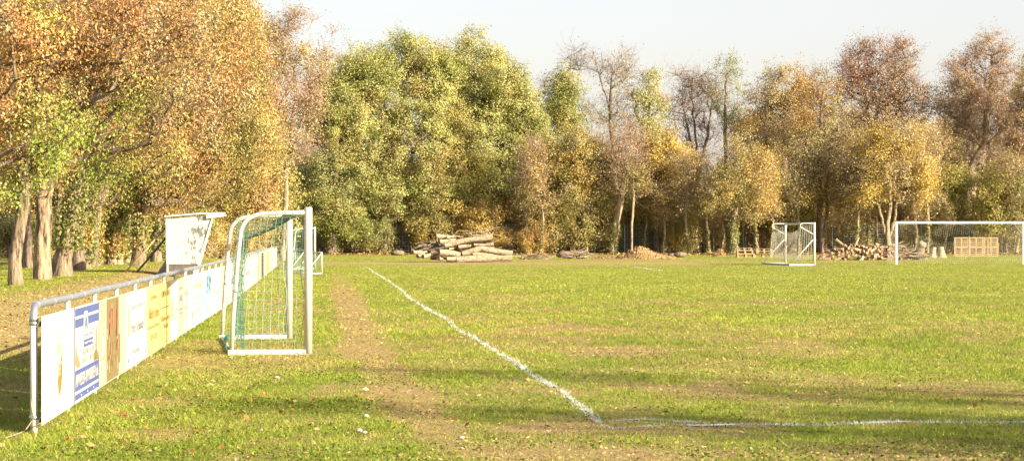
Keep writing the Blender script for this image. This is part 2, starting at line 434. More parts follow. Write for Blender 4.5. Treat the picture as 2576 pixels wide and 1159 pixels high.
# ------------------------------------------------------------------ grass
def grass():
    segs = [(16.2, 20, 2100), (20, 25, 1700), (25, 32, 1150), (32, 42, 720), (42, 55, 430), (55, 75, 250), (75, 100, 140), (100, 135, 80), (135, 170, 45), (170, 205, 30)]
    Xs = []; Ys = []
    for a, b, n in segs:
        area = (b * b - a * a) * .5 * .2147 * 2 * 1.16 + 3.0 * (b - a)
        k = int(area * n)
        y = rng.uniform(a, b, k); 
        x = rng.uniform(-1, 1, k) * (.2147 * 1.16 * y + 1.5)
        Xs.append(x); Ys.append(y)
    x = np.concatenate(Xs); y = np.concatenate(Ys)
    dry, bare = cover(x, y)
    # tufts: clump noise keeps and raises
    cl = fbm(x * 4.5, y * 4.5, 91, 3); cl2 = fbm(x * .9, y * .7, 77, 3)
    keep = rng.random(len(x)) < np.clip((1 - .85 * bare) * (1 - .40 * dry) * (.6 + .8 * sstep(.3, .65, cl)), 0, 1)
    x, y, dry, bare, cl, cl2 = [q[keep] for q in (x, y, dry, bare, cl, cl2)]
    n = len(x); s = np.maximum(1, y / 24.) ** .92
    w = .0060 * s * rng.uniform(.6, 1.5, n)
    h = np.interp(y, [16, 30, 60], [.032, .028, .022]) * np.minimum(s, 1.6) * rng.uniform(.45, 1.6, n) * (1 - .5 * dry) * (.55 + .9 * cl2) * (1 - .3 * sstep(60, 120, y))
    th = rng.uniform(0, 2 * PI, n); ph = rng.uniform(0, 2 * PI, n)
    lean = h * rng.uniform(.1, 1.6, n)
    z = hz(x, y) - .004
    cx, sy = np.cos(th) * w / 2, np.sin(th) * w / 2
    V = np.empty((n, 3, 3), np.float32)
    V[:, 0] = np.stack([x - cx, y - sy, z], -1); V[:, 1] = np.stack([x + cx, y + sy, z], -1)
    V[:, 2] = np.stack([x + np.cos(ph) * lean, y + np.sin(ph) * lean, z + h], -1)
    r = rng.random(n)
    g = np.array([.16, .225, .018]); yl = np.array([.33, .335, .05]); st = np.array([.36, .26, .10]); lush = np.array([.075, .155, .012])
    f = (fbm(x * .5, y * .3, 55)[:, None])
    col = g * (1 - f) + yl * f
    far = sstep(45, 95, y)[:, None]
    col = col * (1 - .5 * far) + yl * .5 * far
    k = (cl > .56)[:, None] & (r[:, None] < .6)
    col = np.where(k, lush * .5 + col * .5, col)
    isd = (r < .06 + .85 * dry)[:, None]
    col = np.where(isd, st * rng.uniform(.6, 1.15, (n, 1)), col)
    col = col * rng.uniform(.6, 1.4, (n, 1)) * 1.06 * (1 + .8 * (fbm(x * 7, y * 5, 66, 2)[:, None] - .5)) * (1 + .45 * (fbm(x * .8, y * .45, 67, 3)[:, None] - .5))
    for nm, pts, lw, br in LINES:
        d = linedist(x, y, pts)
        pat = fbm(x * 1.7, y * 1.7, 131)
        on = (d < lw * .5 * (1 + rng.normal(0, .35, n))) & (rng.random(n) < br * 1.9 * sstep(.25, .6, pat))
        col = np.where(on[:, None], np.array([.66, .70, .66]) * rng.uniform(.75, 1.05, (n, 1)), col)
    me = npmesh('grass', V.reshape(-1, 3), np.arange(3 * n).reshape(n, 3), M['grassblade'], tint=col)
    tag(link('grass', me), 'short worn green and straw coloured grass of the pitch', kind='stuff')
    print('grass', n)
grass()

def flat_leaves(name, x, y, size, cols, label, lift=.012, tilt=.5, aspect=.65, z=None, mat='litter'):
    n = len(x)
    if z is None: z = hz(x, y) + lift * rng.uniform(.4, 2.2, n)
    c = np.stack([x, y, z], -1)
    nrm = rng.normal(0, tilt, (n, 3)); nrm[:, 2] = 1; nrm /= np.linalg.norm(nrm, axis=1)[:, None]
    a = rng.normal(size=(n, 3)); t = np.cross(nrm, a); t /= np.linalg.norm(t, axis=1)[:, None]
    b = np.cross(nrm, t); s = size[:, None]
    fold = nrm * s * .12
    V = np.stack([c + t * s * .5, c + b * s * .5 * aspect - fold, c - t * s * .5, c - b * s * .5 * aspect + fold], 1)
    I = np.arange(4 * n).reshape(n, 4)
    tri = np.concatenate([I[:, [0, 1, 2]], I[:, [0, 2, 3]]])
    me = npmesh(name, V.reshape(-1, 3), tri, M[mat], tint=np.concatenate([cols, cols]))
    return tag(link(name, me), label, kind='stuff')

def ground_bits():
    # low broad-leaved weeds in the foreground left and along the bottom
    k = 75000
    y = rng.uniform(16.4, 33, k); x = rng.uniform(-4.6, 6.5, k)
    m = fbm(x * 1.3, y * .9, 201); m2 = fbm(x * 5, y * 5, 205)
    wl = np.exp(-(((x + 2.2) / 1.1) ** 2)) * np.exp(-((y - 23.5) / 3.8) ** 2) * 1.1 + .45 * (1 - sstep(17.5, 19.8, y)) + .18
    keep = (rng.random(k) < 1.7 * wl * sstep(.38, .60, m) * (.3 + m2)) & (x > fx_ext(y) + .15) & (np.abs(x) < .2147 * 1.16 * y + .6)
    x, y = x[keep], y[keep]
    _, bare = cover(x, y); kk = rng.random(len(x)) > bare; x, y = x[kk], y[kk]; n = len(x)
    g = np.array([[.14, .21, .022]]) * rng.uniform(.45, 1.3, (n, 1)) + np.array([[.09, .06, .0]]) * (rng.random((n, 1)) < .2)
    flat_leaves('weeds', x, y, rng.uniform(.015, .036, n), g, 'low clover and broad leaved weeds in the foreground turf', lift=.022, tilt=.7, mat='grassblade')
    # fallen leaves: everywhere thin, drifts by the railing and under trees
    k = 26000
    y = 16.4 + (rng.random(k) ** 1.6) * 100; x = rng.uniform(-1, 1, k) * (.2147 * 1.16 * y + .6)
    d = x - fx_ext(y)
    p = .016 + 1.2 * np.exp(-(((x + 3.0) / .8) ** 2)) * np.exp(-((y - 23.8) / 2.0) ** 2) + .5 * np.exp(-((d + 6) / 5.) ** 2) * (d < 0) + .08 * np.exp(-(d / 2.5) ** 2)
    c = fbm(x * 1.6, y * 1.2, 301)
    keep = rng.random(k) < p * (.2 + 1.5 * sstep(.35, .65, c))
    x, y = x[keep], y[keep]; n = len(x)
    pal = np.array([[.50, .24, .07], [.58, .34, .10], [.40, .16, .06], [.52, .40, .18], [.50, .42, .26], [.30, .17, .08]]) * .85
    cols = pal[rng.integers(0, len(pal), n)] * rng.uniform(.6, 1.1, (n, 1))
    flat_leaves('fallen_leaves', x, y, rng.uniform(.03, .085, n), cols, 'brown and yellow fallen leaves scattered over the grass', tilt=.45)
    # straw and cut grass stalks lying flat on dry ground
    k = 110000
    y = 16.4 + rng.random(k) ** 1.35 * 60; x = rng.uniform(-1, 1, k) * (.2147 * 1.16 * y + .6)
    dry, bare = cover(x, y)
    keep = rng.random(k) < .015 + .35 * dry ** 1.5 * (1 - .92 * bare)
    x, y = x[keep], y[keep]; n = len(x)
    sc_ = np.maximum(1, y / 24) ** .8
    cols = np.array([[.42, .31, .13]]) * rng.uniform(.4, 1.15, (n, 1))
    flat_leaves('straw', x, y, rng.uniform(.02, .055, n) * sc_, cols, 'dry straw coloured stalks lying on the turf', tilt=.35, aspect=.07, lift=.01)
    # woodland floor litter
    k = 30000
    y = rng.uniform(192, 214, k); x = rng.uniform(-52, 56, k)
    cols = pal[rng.integers(0, len(pal), k)] * rng.uniform(.35, .9, (k, 1))
    flat_leaves('woodland_litter', x, y, rng.uniform(.10, .26, k), cols, 'brown leaf litter along the foot of the wood', tilt=.7, lift=.06)
ground_bits()

# ------------------------------------------------------------------ stones
def stone(u, v, s, lab, seed):
    x, y = GX(u, v); r = random.Random(seed)
    mb = MB(); V = []; Fs = []
    nu, nv = 9, 6
    for j in range(nv + 1):
        for i in range(nu):
            a = 2 * PI * i / nu; b = PI * j / nv
            k = s * .75 * (1 + r.uniform(-.16, .16))
            V.append((math.cos(a) * math.sin(b) * k, math.sin(a) * math.sin(b) * k * .8, math.cos(b) * k * .55 + s * .35))
    for j in range(nv):
        for i in range(nu):
            Fs.append((j * nu + i, (j + 1) * nu + i, (j + 1) * nu + (i + 1) % nu, j * nu + (i + 1) % nu))
    mb.add(V, Fs, True)
    o = mb.build('stone', M['stone']); o.location = (x, y, float(hz(x, y)) + .012)
    tag(o, lab, 'stone', 'stones in the foreground turf')
for t in [(920, 1052, .040, 'pale pebble nearest the bare earth strip in the foreground', 1), (903, 1089, .042, 'darker of the two stones lying side by side in the clover', 2),
          (917, 1093, .034, 'white one of the two stones lying side by side in the clover', 3), (696, 954, .042, 'white stone in the grass below the near goal', 4),
          (656, 1087, .028, 'small light stone in the grass left of the stone pair', 5), (1161, 1106, .034, 'pinkish stone on the dry turf at the bottom centre', 6)]:
    stone(*t)

# ------------------------------------------------------------------ railing with advertising boards
def fence_pt(y, off=0., z=0.):
    x = float(fx(y)); e = .5
    t = Vector((float(fx(y + e)) - x, e, 0)).normalized(); n = Vector((t.y, -t.x, 0))   # n points to the pitch
    return Vector((x, y, 0)) + n * off + Vector((0, 0, z + float(hz(x, y)) * .0))
def railing():
    R_ = thing('railing', 'long galvanised tube railing carrying the advertising boards beside the field', 'railing', (0, 0, 0))
    ys = [19.8 + 2.49 * k for k in range(42)]
    for i, y in enumerate(ys):
        p = fence_pt(y); mb = MB()
        if i == 0: mb.tube([p + Vector((0, 0, -.1)), p + Vector((0, 0, .96))], .031, 14)
        else: mb.tube([p + Vector((0, 0, -.1)), p + Vector((0, 0, 1.045))], .026, 8)
        if i < 10:
            for z in (.10, .90): mb.bar(p + Vector((.0, 0, z)), fence_pt(y, .045, z), .05, .035)
        o = mb.build('post', M['whitepole'] if i else M['white'], R_)
        if i < 10:
            for z in (.12, .90): MB().tube([p + Vector((0, 0, z)), p + Vector((0, 0, z + .03))], .038, 12).build('clamp', M['galv'], o)
    y0 = ys[0]; a = fence_pt(y0)
    pts = arc(a + Vector((0, 0, .95)), a + Vector((0, 0, 1.06)), fence_pt(y0 + .13, 0, 1.06), 8)
    pts += [fence_pt(y, 0, 1.06 + .004 * math.sin(y * 1.3)) for y in np.arange(y0 + .6, 122.5, 1.25)]
    mb = MB().tube(pts, .032, 14)
    mb.tube([a + Vector((0, 0, .93)), a + Vector((0, 0, .975))], .038, 14)
    mb.build('top_rail', M['galv'], R_)
    for i, y in enumerate(ys[:24]):
        for dy in (0.15, 1.3):
            MB().tube([fence_pt(y + dy, 0, 1.06), fence_pt(y + dy + .05, 0, 1.06)], .0375, 14).build('pipe_sleeve', M['galv'], R_)
    for z in (.10, .905):
        mb = MB()
        yy = list(np.arange(19.93, 122.5, 2.5))
        for p, q in zip(yy[:-1], yy[1:]):
            # open ended square profile
            for (do, dz, w, h) in ((.0, .02, .044, .004), (.0, -.02, .044, .004), (.02, 0, .004, .036), (-.02, 0, .004, .036)):
                mb.bar(fence_pt(p, .052 + do, z + dz), fence_pt(q, .052 + do, z + dz), w, h)
        mb.build('carrier_rail', M['galv'], R_)
railing()

def fmat(name, col, rough=.55, dirty=True):
    if name in M: return M[name]
    M[name] = simple_mat(name, col, rough, .05, 4, dirt=tuple(c * .75 + .02 for c in col) if dirty else None, dirt_amt=.35)
    return M[name]
BLUE = fmat('board_blue', (.06, .085, .24)); WHITEB = fmat('board_white', (.49, .465, .40)); CREAM = fmat('board_cream', (.38, .355, .24))
YEL = fmat('board_yellow', (.44, .37, .15)); INK = fmat('board_grey_ink', (.22, .22, .26)); INKY = fmat('board_ochre_ink', (.28, .18, .03))
GOLD = fmat('board_gold', (.20, .14, .02)); BROWN = fmat('board_brown', (.17, .12, .05)); REDB = fmat('board_red', (.34, .12, .07))
GREENB = fmat('board_sage', (.22, .26, .18)); AQUA = fmat('board_aqua', (.26, .50, .52)); DBLUE = fmat('board_slate', (.09, .14, .19))
BEIGE = fmat('board_beige', (.38, .33, .24)); FAINT = fmat('board_faint', (.38, .36, .30)); ORANGE = fmat('board_orange', (.46, .25, .06))
PINKW = fmat('board_pinkish', (.48, .38, .30)); DARKB = fmat('board_dark', (.05, .035, .02)); GREENL = fmat('board_pale_green', (.34, .42, .28))
STRONGY = fmat('board_strong_yellow', (.50, .34, .02)); SKIN = fmat('board_skin', (.34, .19, .10)); LEMON = fmat('board_lemon', (.46, .45, .08))
FONT = bpy.data.curves.new('f', 'FONT')
def txt(parent, s, x, z, w, h, mat, y=-.0075, name='lettering'):
    cu = bpy.data.curves.new('t', 'FONT'); cu.body = s; cu.extrude = .0008; cu.resolution_u = 2; cu.align_x = 'LEFT'
    ob = bpy.data.objects.new('t', cu); C.objects.link(ob)
    dg = bpy.context.evaluated_depsgraph_get(); dg.update()
    me = bpy.data.meshes.new_from_object(ob.evaluated_get(dg))
    bpy.data.objects.remove(ob)
    n = len(me.vertices); co = np.empty(n * 3, np.float32); me.vertices.foreach_get('co', co); co = co.reshape(-1, 3)
    mn, mx = co.min(0), co.max(0)
    out = np.empty_like(co)
    out[:, 0] = x + (co[:, 0] - mn[0]) / (mx[0] - mn[0]) * w
    out[:, 2] = z + (co[:, 1] - mn[1]) / (mx[1] - mn[1]) * h
    out[:, 1] = y - co[:, 2]
    me.vertices.foreach_set('co', out.ravel()); me.materials.clear(); me.materials.append(mat); me.update()
    me.name = name
    return link(name, me, parent)
def u2y(u):
    lo, hi = 19.0, 124.0
    for _ in range(40):
        mid = (lo + hi) / 2; p = fence_pt(mid, .078)
        if 1288 + p.x / p.y * F < u: lo = mid
        else: hi = mid
    return (lo + hi) / 2
BH = .90; BZ = .075
def board(u0, u1, mat, label, build=None, gap=.015):
    y0 = u2y(u0); y1 = u2y(u1)
    a = fence_pt(y0, .078); b = fence_pt(y1, .078); L = (b - a).length - gap
    rz = math.atan2((b - a).y, (b - a).x)
    T = thing('advertising_board', label, 'advertising board', (a.x, a.y, BZ), rz, 'advertising boards on the railing')
    pn = MB().box((L / 2, 0, BH / 2), (L, .006, BH)).build('panel', mat, T)
    if build: build(pn, L)
    return T
def rect(T, L, x0, z0, x1, z1, mat, y=-.004, name='printed_field', t=.0015):
    """fractions of the board"""
    return MB().box(((x0 + x1) / 2 * L, y, (z0 + z1) / 2 * BH), ((x1 - x0) * L, t, (z1 - z0) * BH)).build(name, mat, T)
def shape(T, L, pts, mat, y=-.0035, name='printed_shape'):
    return MB().poly([(p[0] * L, y, p[1] * BH) for p in pts], .0015, (0, -1, 0)).build(name, mat, T)
def T_(T, L, s, x, z, w, h, mat, y=-.0065): return txt(T, s, x * L, z * BH, w * L, h * BH, mat, y)

def b_crest(T, L):
    cx = .52
    o = MB()
    for dx in (-.085, .085): o.bar(((cx + dx) * L, -.005, .40 * BH), ((cx + dx * .97) * L, -.005, .77 * BH), .004, .008, up=(1, 0, 0))
    pts = arc(((cx - .085) * L, -.005, .80 * BH), (cx * L, -.005, .70 * BH), ((cx + .085) * L, -.005, .80 * BH), 8)
    for p, q in zip(pts[:-1], pts[1:]): o.bar(p, q, .004, .012, up=(1, 0, 0))
    o.build('crest_outline', BEIGE, T)
    shape(T, L, [(cx + .085, .60), (cx + .10, .50), (cx + .09, .38), (cx + .065, .27), (cx + .02, .175), (cx - .02, .22), (cx - .05, .32), (cx - .04, .37), (cx + .03, .385), (cx + .035, .5), (cx + .06, .56)], GOLD, name='crest')
    T_(T, L, 'BJM', cx - .07, .56, .12, .14, FAINT); T_(T, L, 'an', cx - .06, .38, .14, .13, BEIGE, -.009)
def b_blue(T, L):
    rect(T, L, .02, .90, .98, .98, BLUE); rect(T, L, .02, .78, .98, .87, BLUE); rect(T, L, 0.02, .03, .98, .09, BLUE); rect(T, L, .02, .12, .98, .34, BLUE)
    for x in (0, .975): rect(T, L, x, 0, x + .022, 1, INK, y=-.0075)
    shape(T, L, [(.34, .72), (.38, .93), (.50, .93), (.54, .72)], WHITEB, y=-.0055)
    shape(T, L, [(.37, .73), (.41, .86), (.48, .86), (.51, .73), (.47, .73), (.44, .79), (.41, .73)], DBLUE, y=-.0072)
    for z in (.70,): T_(T, L, 'i n', .58, z, .10, .03, INK)
    rect(T, L, .36, .665, .74, .68, DBLUE); rect(T, L, .36, .64, .74, .65, DBLUE); rect(T, L, .36, .545, .74, .625, BLUE)
    T_(T, L, 'Verkauf - Vermietung', .38, .565, .34, .04, WHITEB); T_(T, L, '02240 - 8 28', .33, .47, .44, .055, GREENB); T_(T, L, '0172 - 48 27', .33, .385, .44, .055, GREENB)
    T_(T, L, 'APWEILER-IMMOBILIEN.de', .05, .165, .90, .13, WHITEB, -.0065)
    shape(T, L, [(.83, .50), (.85, .68), (.88, .74), (.91, .70), (.93, .5), (.91, .46), (.86, .46)], SKIN)
    shape(T, L, [(.76, .345), (.80, .45), (.86, .47), (.90, .47), (.95, .42), (.965, .345)], BROWN)
    shape(T, L, [(.03, .42), (.08, .62), (.12, .50), (.20, .42), (.24, .36), (.10, .36)], SKIN)
    for x in (.25, .5, .75): rect(T, L, x, .05, x + .02, .07, WHITEB, y=-.0065)
def b_photo(T, L):
    rect(T, L, .02, .30, .20, .96, GREENB); T_(T, L, 'TEX', .04, .84, .13, .07, WHITEB)
    shape(T, L, [(.06, .33), (.06, .70), (.17, .74), (.17, .37)], FAINT, y=-.0055); T_(T, L, 'X', .07, .56, .09, .12, GREENB, -.009)
    rect(T, L, .24, .015, .70, .985, BROWN)
    r = random.Random(4)
    for k in range(34):
        x = r.uniform(.25, .66); z = r.uniform(.03, .8)
        rect(T, L, x, z, x + r.uniform(.005, .018), z + r.uniform(.05, .2), (GOLD if k % 3 else BEIGE), y=-.0055 - .0016 * (k % 4), name='printed_stalk')
    for (x, z, w, h) in ((.34, .55, .07, .32), (.42, .62, .05, .25), (.60, .50, .06, .38), (.36, .33, .05, .14), (.61, .33, .05, .16)):
        shape(T, L, [(x, z), (x + w * .8, z + h * .1), (x + w, z + h), (x + w * .2, z + h * .85)], REDB, y=-.013)
    rect(T, L, .70, .16, .76, .52, BROWN, y=-.0042)
    T_(T, L, 'e', .82, .80, .08, .06, FAINT)
    for z in (.6, .5, .4, .3): rect(T, L, .80, z, .92, z + .02, FAINT)
def b_white4(T, L):
    rect(T, L, .01, .975, .99, .985, DBLUE); rect(T, L, .01, .01, .99, .022, BLUE)
    for x in (.06, .88):
        shape(T, L, [(x + .01, .42), (x, .58), (x + .01, .78), (x + .03, .86), (x + .05, .78), (x + .06, .58), (x + .05, .42)], LEMON)
        rect(T, L, x, .08, x + .055, .13, DBLUE)
        for z in (.16, .21, .26): rect(T, L, x + .01, z, x + .05, z + .012, INK)
    T_(T, L, 'Garten- und Landbau', .22, .76, .56, .07, INK)
    T_(T, L, 'Peter Schlinkel', .20, .45, .62, .14, INK); T_(T, L, 'Kerpen', .30, .14, .30, .10, INK)
def b_albert(T, L):
    T_(T, L, 'Ger\u00fcstbau', .28, .80, .46, .075, INKY); T_(T, L, 'Albert Leven', .08, .52, .84, .16, INKY)
    T_(T, L, 'Dacharbeiten und Fassaden', .05, .38, .9, .05, INKY); T_(T, L, '02 74 - 1273', .28, .20, .46, .09, INKY)
def b_yellow2(T, L):
    T_(T, L, 'LEVEN BAU', .1, .78, .82, .09, GOLD); rect(T, L, 0, .60, 1, .615, BROWN); rect(T, L, .62, 0, .635, 1, BROWN, y=-.0085)
    T_(T, L, '& Baumaschinen', .08, .40, .84, .08, INKY); T_(T, L, 'Verleih', .34, .28, .4, .07, INKY)
    rect(T, L, .02, .44, .05, .50, BROWN); rect(T, L, .02, .28, .05, .34, BROWN)
def b_disc(T, L):
    shape(T, L, [(.16 + .09 * math.cos(a), .52 + .20 * math.sin(a)) for a in [2 * PI * k / 16 for k in range(16)]], ORANGE)
    T_(T, L, 'FLIESEN', .42, .46, .5, .07, FAINT); T_(T, L, 'Meisterbetrieb', .38, .36, .55, .04, FAINT)
def b_beige(T, L):
    for z, h in ((.80, .06), (.60, .10), (.44, .05), (.37, .05)): T_(T, L, 'GETRANKE' if h > .09 else 'Ausschank', .08, z, .84, h, INK)
def b_pale6(T, L):
    T_(T, L, 'TAXI', .1, .66, .5, .1, FAINT); T_(T, L, 'LENZ', .1, .42, .5, .06, FAINT); T_(T, L, '4 77 12', .1, .28, .5, .06, FAINT)
    rect(T, L, .62, 0, .64, 1, INK); rect(T, L, .0, .0, .01, 1, INK)
def b_script(T, L):
    T_(T, L, 'Schreinerei', .30, .72, .52, .13, BEIGE); rect(T, L, .78, .70, .97, .93, BEIGE)
    T_(T, L, 'FENSTER', .32, .52, .6, .08, FAINT); T_(T, L, 'T\u00dcREN', .30, .38, .6, .07, FAINT); T_(T, L, 'INNENAUSBAU', .30, .25, .6, .07, FAINT)
    rect(T, L, .155, .30, .165, .9, INK); shape(T, L, [(.12, .2), (.13, .3), (.17, .33), (.20, .3), (.21, .2), (.165, .15)], SKIN)
def b_aqua(T, L):
    T_(T, L, 'KW', .36, .50, .42, .20, DBLUE); T_(T, L, 'KW', .40, .66, .42, .22, DBLUE, -.0085)
    for k in range(5): rect(T, L, .04, .44 - .055 * k, .34, .455 - .055 * k, DBLUE)
    T_(T, L, 'STROM', .3, .10, .5, .10, GREENL); rect(T, L, .80, 0, .97, .8, WHITEB)
def b_faint(T, L):
    T_(T, L, 'ELEKTRO', .12, .40, .7, .10, FAINT); rect(T, L, .2, .72, .75, .85, PINKW); rect(T, L, .0, .1, .02, .8, BEIGE)
def b_dots(T, L):
    rect(T, L, .1, .1, .5, .3, INK)
    T_(T, L, 'METZGEREI', .1, .5, .8, .1, FAINT)
def b_swirl(T, L):
    shape(T, L, [(.1, .55), (.5, .70), (.9, .72), (.5, .66)], DBLUE); shape(T, L, [(.1, .35), (.3, .45), (.7, .44), (.3, .38)], DBLUE)
def b_tri(T, L):
    shape(T, L, [(.15, .12), (.15, .30), (.85, .40), (.8, .12)], INK); shape(T, L, [(.35, .18), (.35, .27), (.65, .31), (.65, .18)], WHITEB, y=-.0055)
def b_stripe(T, L): rect(T, L, .15, .0, .5, 1, GREENL); rect(T, L, .5, .4, .9, .6, FAINT)
def b_logo(T, L): rect(T, L, .3, .45, .7, .6, INK)
board(105, 184.5, WHITEB, 'blank white board with a small gold and grey crest, first board on the railing', b_crest)
board(185.5, 248.5, WHITEB, 'white board with blue bands and large slanted web address along its foot', b_blue)
board(249.5, 316.5, CREAM, 'cream board with a dark brown and red printed photograph and sage green strip', b_photo)
board(317.5, 369.5, WHITEB, 'white board with yellow candle shapes at both sides and grey name lettering', b_white4)
board(370, 401, YEL, 'pale yellow board with ochre name lettering, next beyond the board with candle shapes', b_albert)
board(402.5, 427.5, YEL, 'yellow board crossed by a thin brown line, before the orange disc board', b_yellow2)
board(428.5, 449, WHITEB, 'white board with an upright orange disc at its near edge', b_disc)
board(449.5, 459.5, BEIGE, 'narrow beige board with faded lines of lettering', b_beige)
board(460, 477.5, WHITEB, 'faded white board divided by thin upright seams, beyond the beige board', b_pale6)
board(478, 509.5, WHITEB, 'white board with beige script lettering and a small brown bottle shape', b_script)
board(510, 535, AQUA, 'light blue board with large dark slanted letters', b_aqua)
board(535.5, 556.5, WHITEB, 'faded white board directly beyond the light blue board', b_faint)
board(557, 572, CREAM, 'cream board with a small grey square near its lower edge, left of the near goal', b_dots)
board(572.5, 592, WHITEB, 'white board seen through the rear frame tubes of the near goal', b_logo)
board(592.5, 608, CREAM, 'cream board seen just left of the green rear net of the near goal', b_stripe)
board(608.5, 635, WHITEB, 'white board hidden mostly behind the green rear net of the near goal', b_logo)
board(636, 648, WHITEB, 'white board with faint grey blue swirls seen through the near goal', b_swirl)
board(648.5, 651.5, ORANGE, 'narrow orange board seen through the near goal', None)
board(652, 657.5, PINKW, 'pinkish white board between the narrow orange and the dark board', None)
board(658.5, 663, DARKB, 'narrow dark brown board seen through the near goal', None)
board(663.5, 670.5, WHITEB, 'white board with a grey triangular emblem low down', b_tri)
board(671, 675, STRONGY, 'strong yellow board towards the far end of the railing', None)
board(675.5, 682, GREENL, 'pale green board next beyond the strong yellow one', b_stripe)
board(682.3, 689, WHITEB, 'white board with a small grey mark, third from the far end of the railing', b_logo)
board(689.2, 693, WHITEB, 'blank white board, second from the far end of the railing', None)
board(693.2, 696.8, WHITEB, 'last blank white board at the far end of the railing', None)

# ------------------------------------------------------------------ goals
def youth_goal():
    T = thing('football_goal', 'white youth football goal with green net standing side on near the railing', 'football goal', (-2.81, 32.9, 0), math.radians(98.4), 'football goals on the field')
    Wd, H = 4.95, 2.03
    for x in (0, Wd): MB().tube([(x, 0, 0), (x, 0, H - .012), (x, 0, H)], [.055, .055, .045], 20).build('post', M['whitepole'], T)
    MB().tube([(0.04, 0, H - .075), (Wd - .04, 0, H - .075)], .05, 14).build('crossbar', M['whitepole'], T)
    for x in (0.0, Wd):
        mb = MB()
        pts = [(x, .03, 1.955), (x, .3, 1.95), (x, .58, 1.94)] + arc((x, .64, 1.935), (x, .88, 1.90), (x, .925, 1.70), 8) + [(x, .97, 1.3), (x, 1.0, .9), (x, 1.03, .5), (x, 1.05, .06)]
        mb.tube(pts, .031, 12); mb.build('rear_frame', M['whitepole'], T)
        MB().box((x, .56, .036), (.085, 1.08, .066)).build('base_bar', M['white'], T)
        MB().tube([(x, .99, .90), (x, 1.0, .86)], .036, 12).build('frame_clamp', M['galv'], T)
    MB().tube([(0, 1.05, .03), (Wd, 1.05, .03)], .022, 8).build('rear_ground_bar', M['whitepole'], T)
    def top(s, t):
        k = math.sin(PI * s) ** .7
        return (Wd * (.01 + .98 * s), .05 + .76 * t, 1.945 - t * (.03 + .34 * k) - .05 * math.sin(PI * t))
    def rear(s, t):
        k = math.sin(PI * s) ** .7
        z0 = 1.915 - .34 * k
        return (Wd * (.01 + .98 * s), .81 + .05 * math.sin(PI * t) + .05 * t + .03 * math.sin(s * 23), z0 * (1 - t) + .05 * t)
    net(MB(), top, 42, 8, .0026, .012, 3).build('roof_net', M['net_green'], T)
    net(MB(), rear, 46, 18, .0024, .014, 4).build('rear_net', M['net_green'], T)
    def side(x):
        def f(s, t):
            z = 1.93 - 1.86 * t; yb = .86 + .14 * t - .25 * max(0, .12 - t)
            return (x + .02 * math.sin(t * 9 + s * 5), .06 + (yb - .06) * s, z - .05 * math.sin(PI * s) * (1 - t))
        return f
    net(MB(), side(Wd), 8, 16, .0032, .012, 6).build('side_net', M['net_pale'], T)
    # strip of netting between the rear frame tube and the rear net, and lashings round the tubes
    mb = net(MB(), side(0.0), 8, 16, .0028, .012, 5)
    for x in (0.0, Wd):
        for k in range(15):
            z = .15 + k * .12; yb = 1.045 - .075 * z / 1.3 * .9
            mb.tube([(x + .036 * math.cos(a), yb + .036 * math.sin(a), z + .012 * math.sin(a)) for a in [2 * PI * j / 8 for j in range(9)]], .0035, 4, False)
        for k in range(6):
            y = .1 + k * .11
            mb.tube([(x + .036 * math.cos(a), y + .01 * math.sin(a), 1.95 + .036 * math.sin(a)) for a in [2 * PI * j / 8 for j in range(9)]], .0035, 4, False)
        for k in range(8):
            y = .12 + k * .12
            mb.tube([(x - .047, y, .0), (x - .047, y + .05, .04), (x - .047, y + .02, .075), (x + .047, y, .075)], .003, 4, False)
    mb.build('side_net', M['net_pale'], T)
    mb = MB()
    r = random.Random(3)
    for x in (.05, Wd - .1):
        pts = [(x + .02 * r.uniform(-1, 1), .07 + .03 * math.sin(z * 7), z) for z in [1.9 - .1 * k for k in range(19)]]
        mb.tube(pts, .006, 5, False)
    mb.build('edge_cord', M['net_pale'], T)
    mb = MB()
    for j in range(26):
        a = r.uniform(0, 2 * PI); s0 = r.uniform(0.02, .9)
        pts = []
        for k in range(14):
            th = a + k * .75; rr = .055 + .035 * r.random()
            pts.append((s0 + k * .05 + r.uniform(-.02, .02), 1.07 + rr * math.cos(th) * .8, .13 + .10 * math.sin(th) * (1.1 - .3 * r.random())))
        mb.tube(pts, .004, 4, False)
    mb.build('bunched_net', M['net_green'], T)
    return T
G1 = youth_goal()
settree(G1, 'nearest white football goal, standing side on beside the railing with a green rear net')
g = copy_tree(G1); g.location = (-9.42, 113.9, 0); g.rotation_euler = (0, 0, math.radians(97.6))
g['label'] = 'small looking distant goal with green net, seen just behind the posts of the nearest goal'

def mini_goal():
    T = thing('mini_goal', 'small low training goal', 'training goal', (-7.97, 100, 0), math.radians(110), 'mini training goals')
    Wd, H, Dp = 1.8, .9, .70
    for x in (0, Wd):
        MB().tube([(x, 0, .02), (x, 0, H)], .028, 8).build('post', M['white'], T)
        MB().tube([(x, 0, H), (x, Dp, .03)], .024, 8).build('diagonal_brace', M['white'], T)
        MB().tube([(x, 0, .028), (x, Dp, .028)], .026, 8).build('base_bar', M['white'], T)
    MB().tube([(0, 0, H), (Wd, 0, H)], .028, 8).build('crossbar', M['white'], T)
    MB().tube([(0, Dp, .03), (Wd, Dp, .03)], .024, 8).build('rear_bar', M['white'], T)
    mb = net(MB(), lambda s, t: (Wd * s, .03 + (Dp - .05) * t, (H - .03) * (1 - t) + .02 - .06 * math.sin(PI * t) * math.sin(PI * s)), 18, 10, .006, .01, 5)
    net(mb, lambda s, t: (.01, (Dp - .05) * s, .03 + (H - .06) * (1 - s) * t), 7, 8, .006, .01, 6)
    mb.build('net', M['net_green'], T)
    return T
G3 = mini_goal(); G3['label'] = 'knee high training goal with green net just right of the nearest goal post'
g = copy_tree(G3); g.location = (-9.70, 111.7, 0); g['label'] = 'knee high training goal glimpsed between the two posts of the nearest goal'

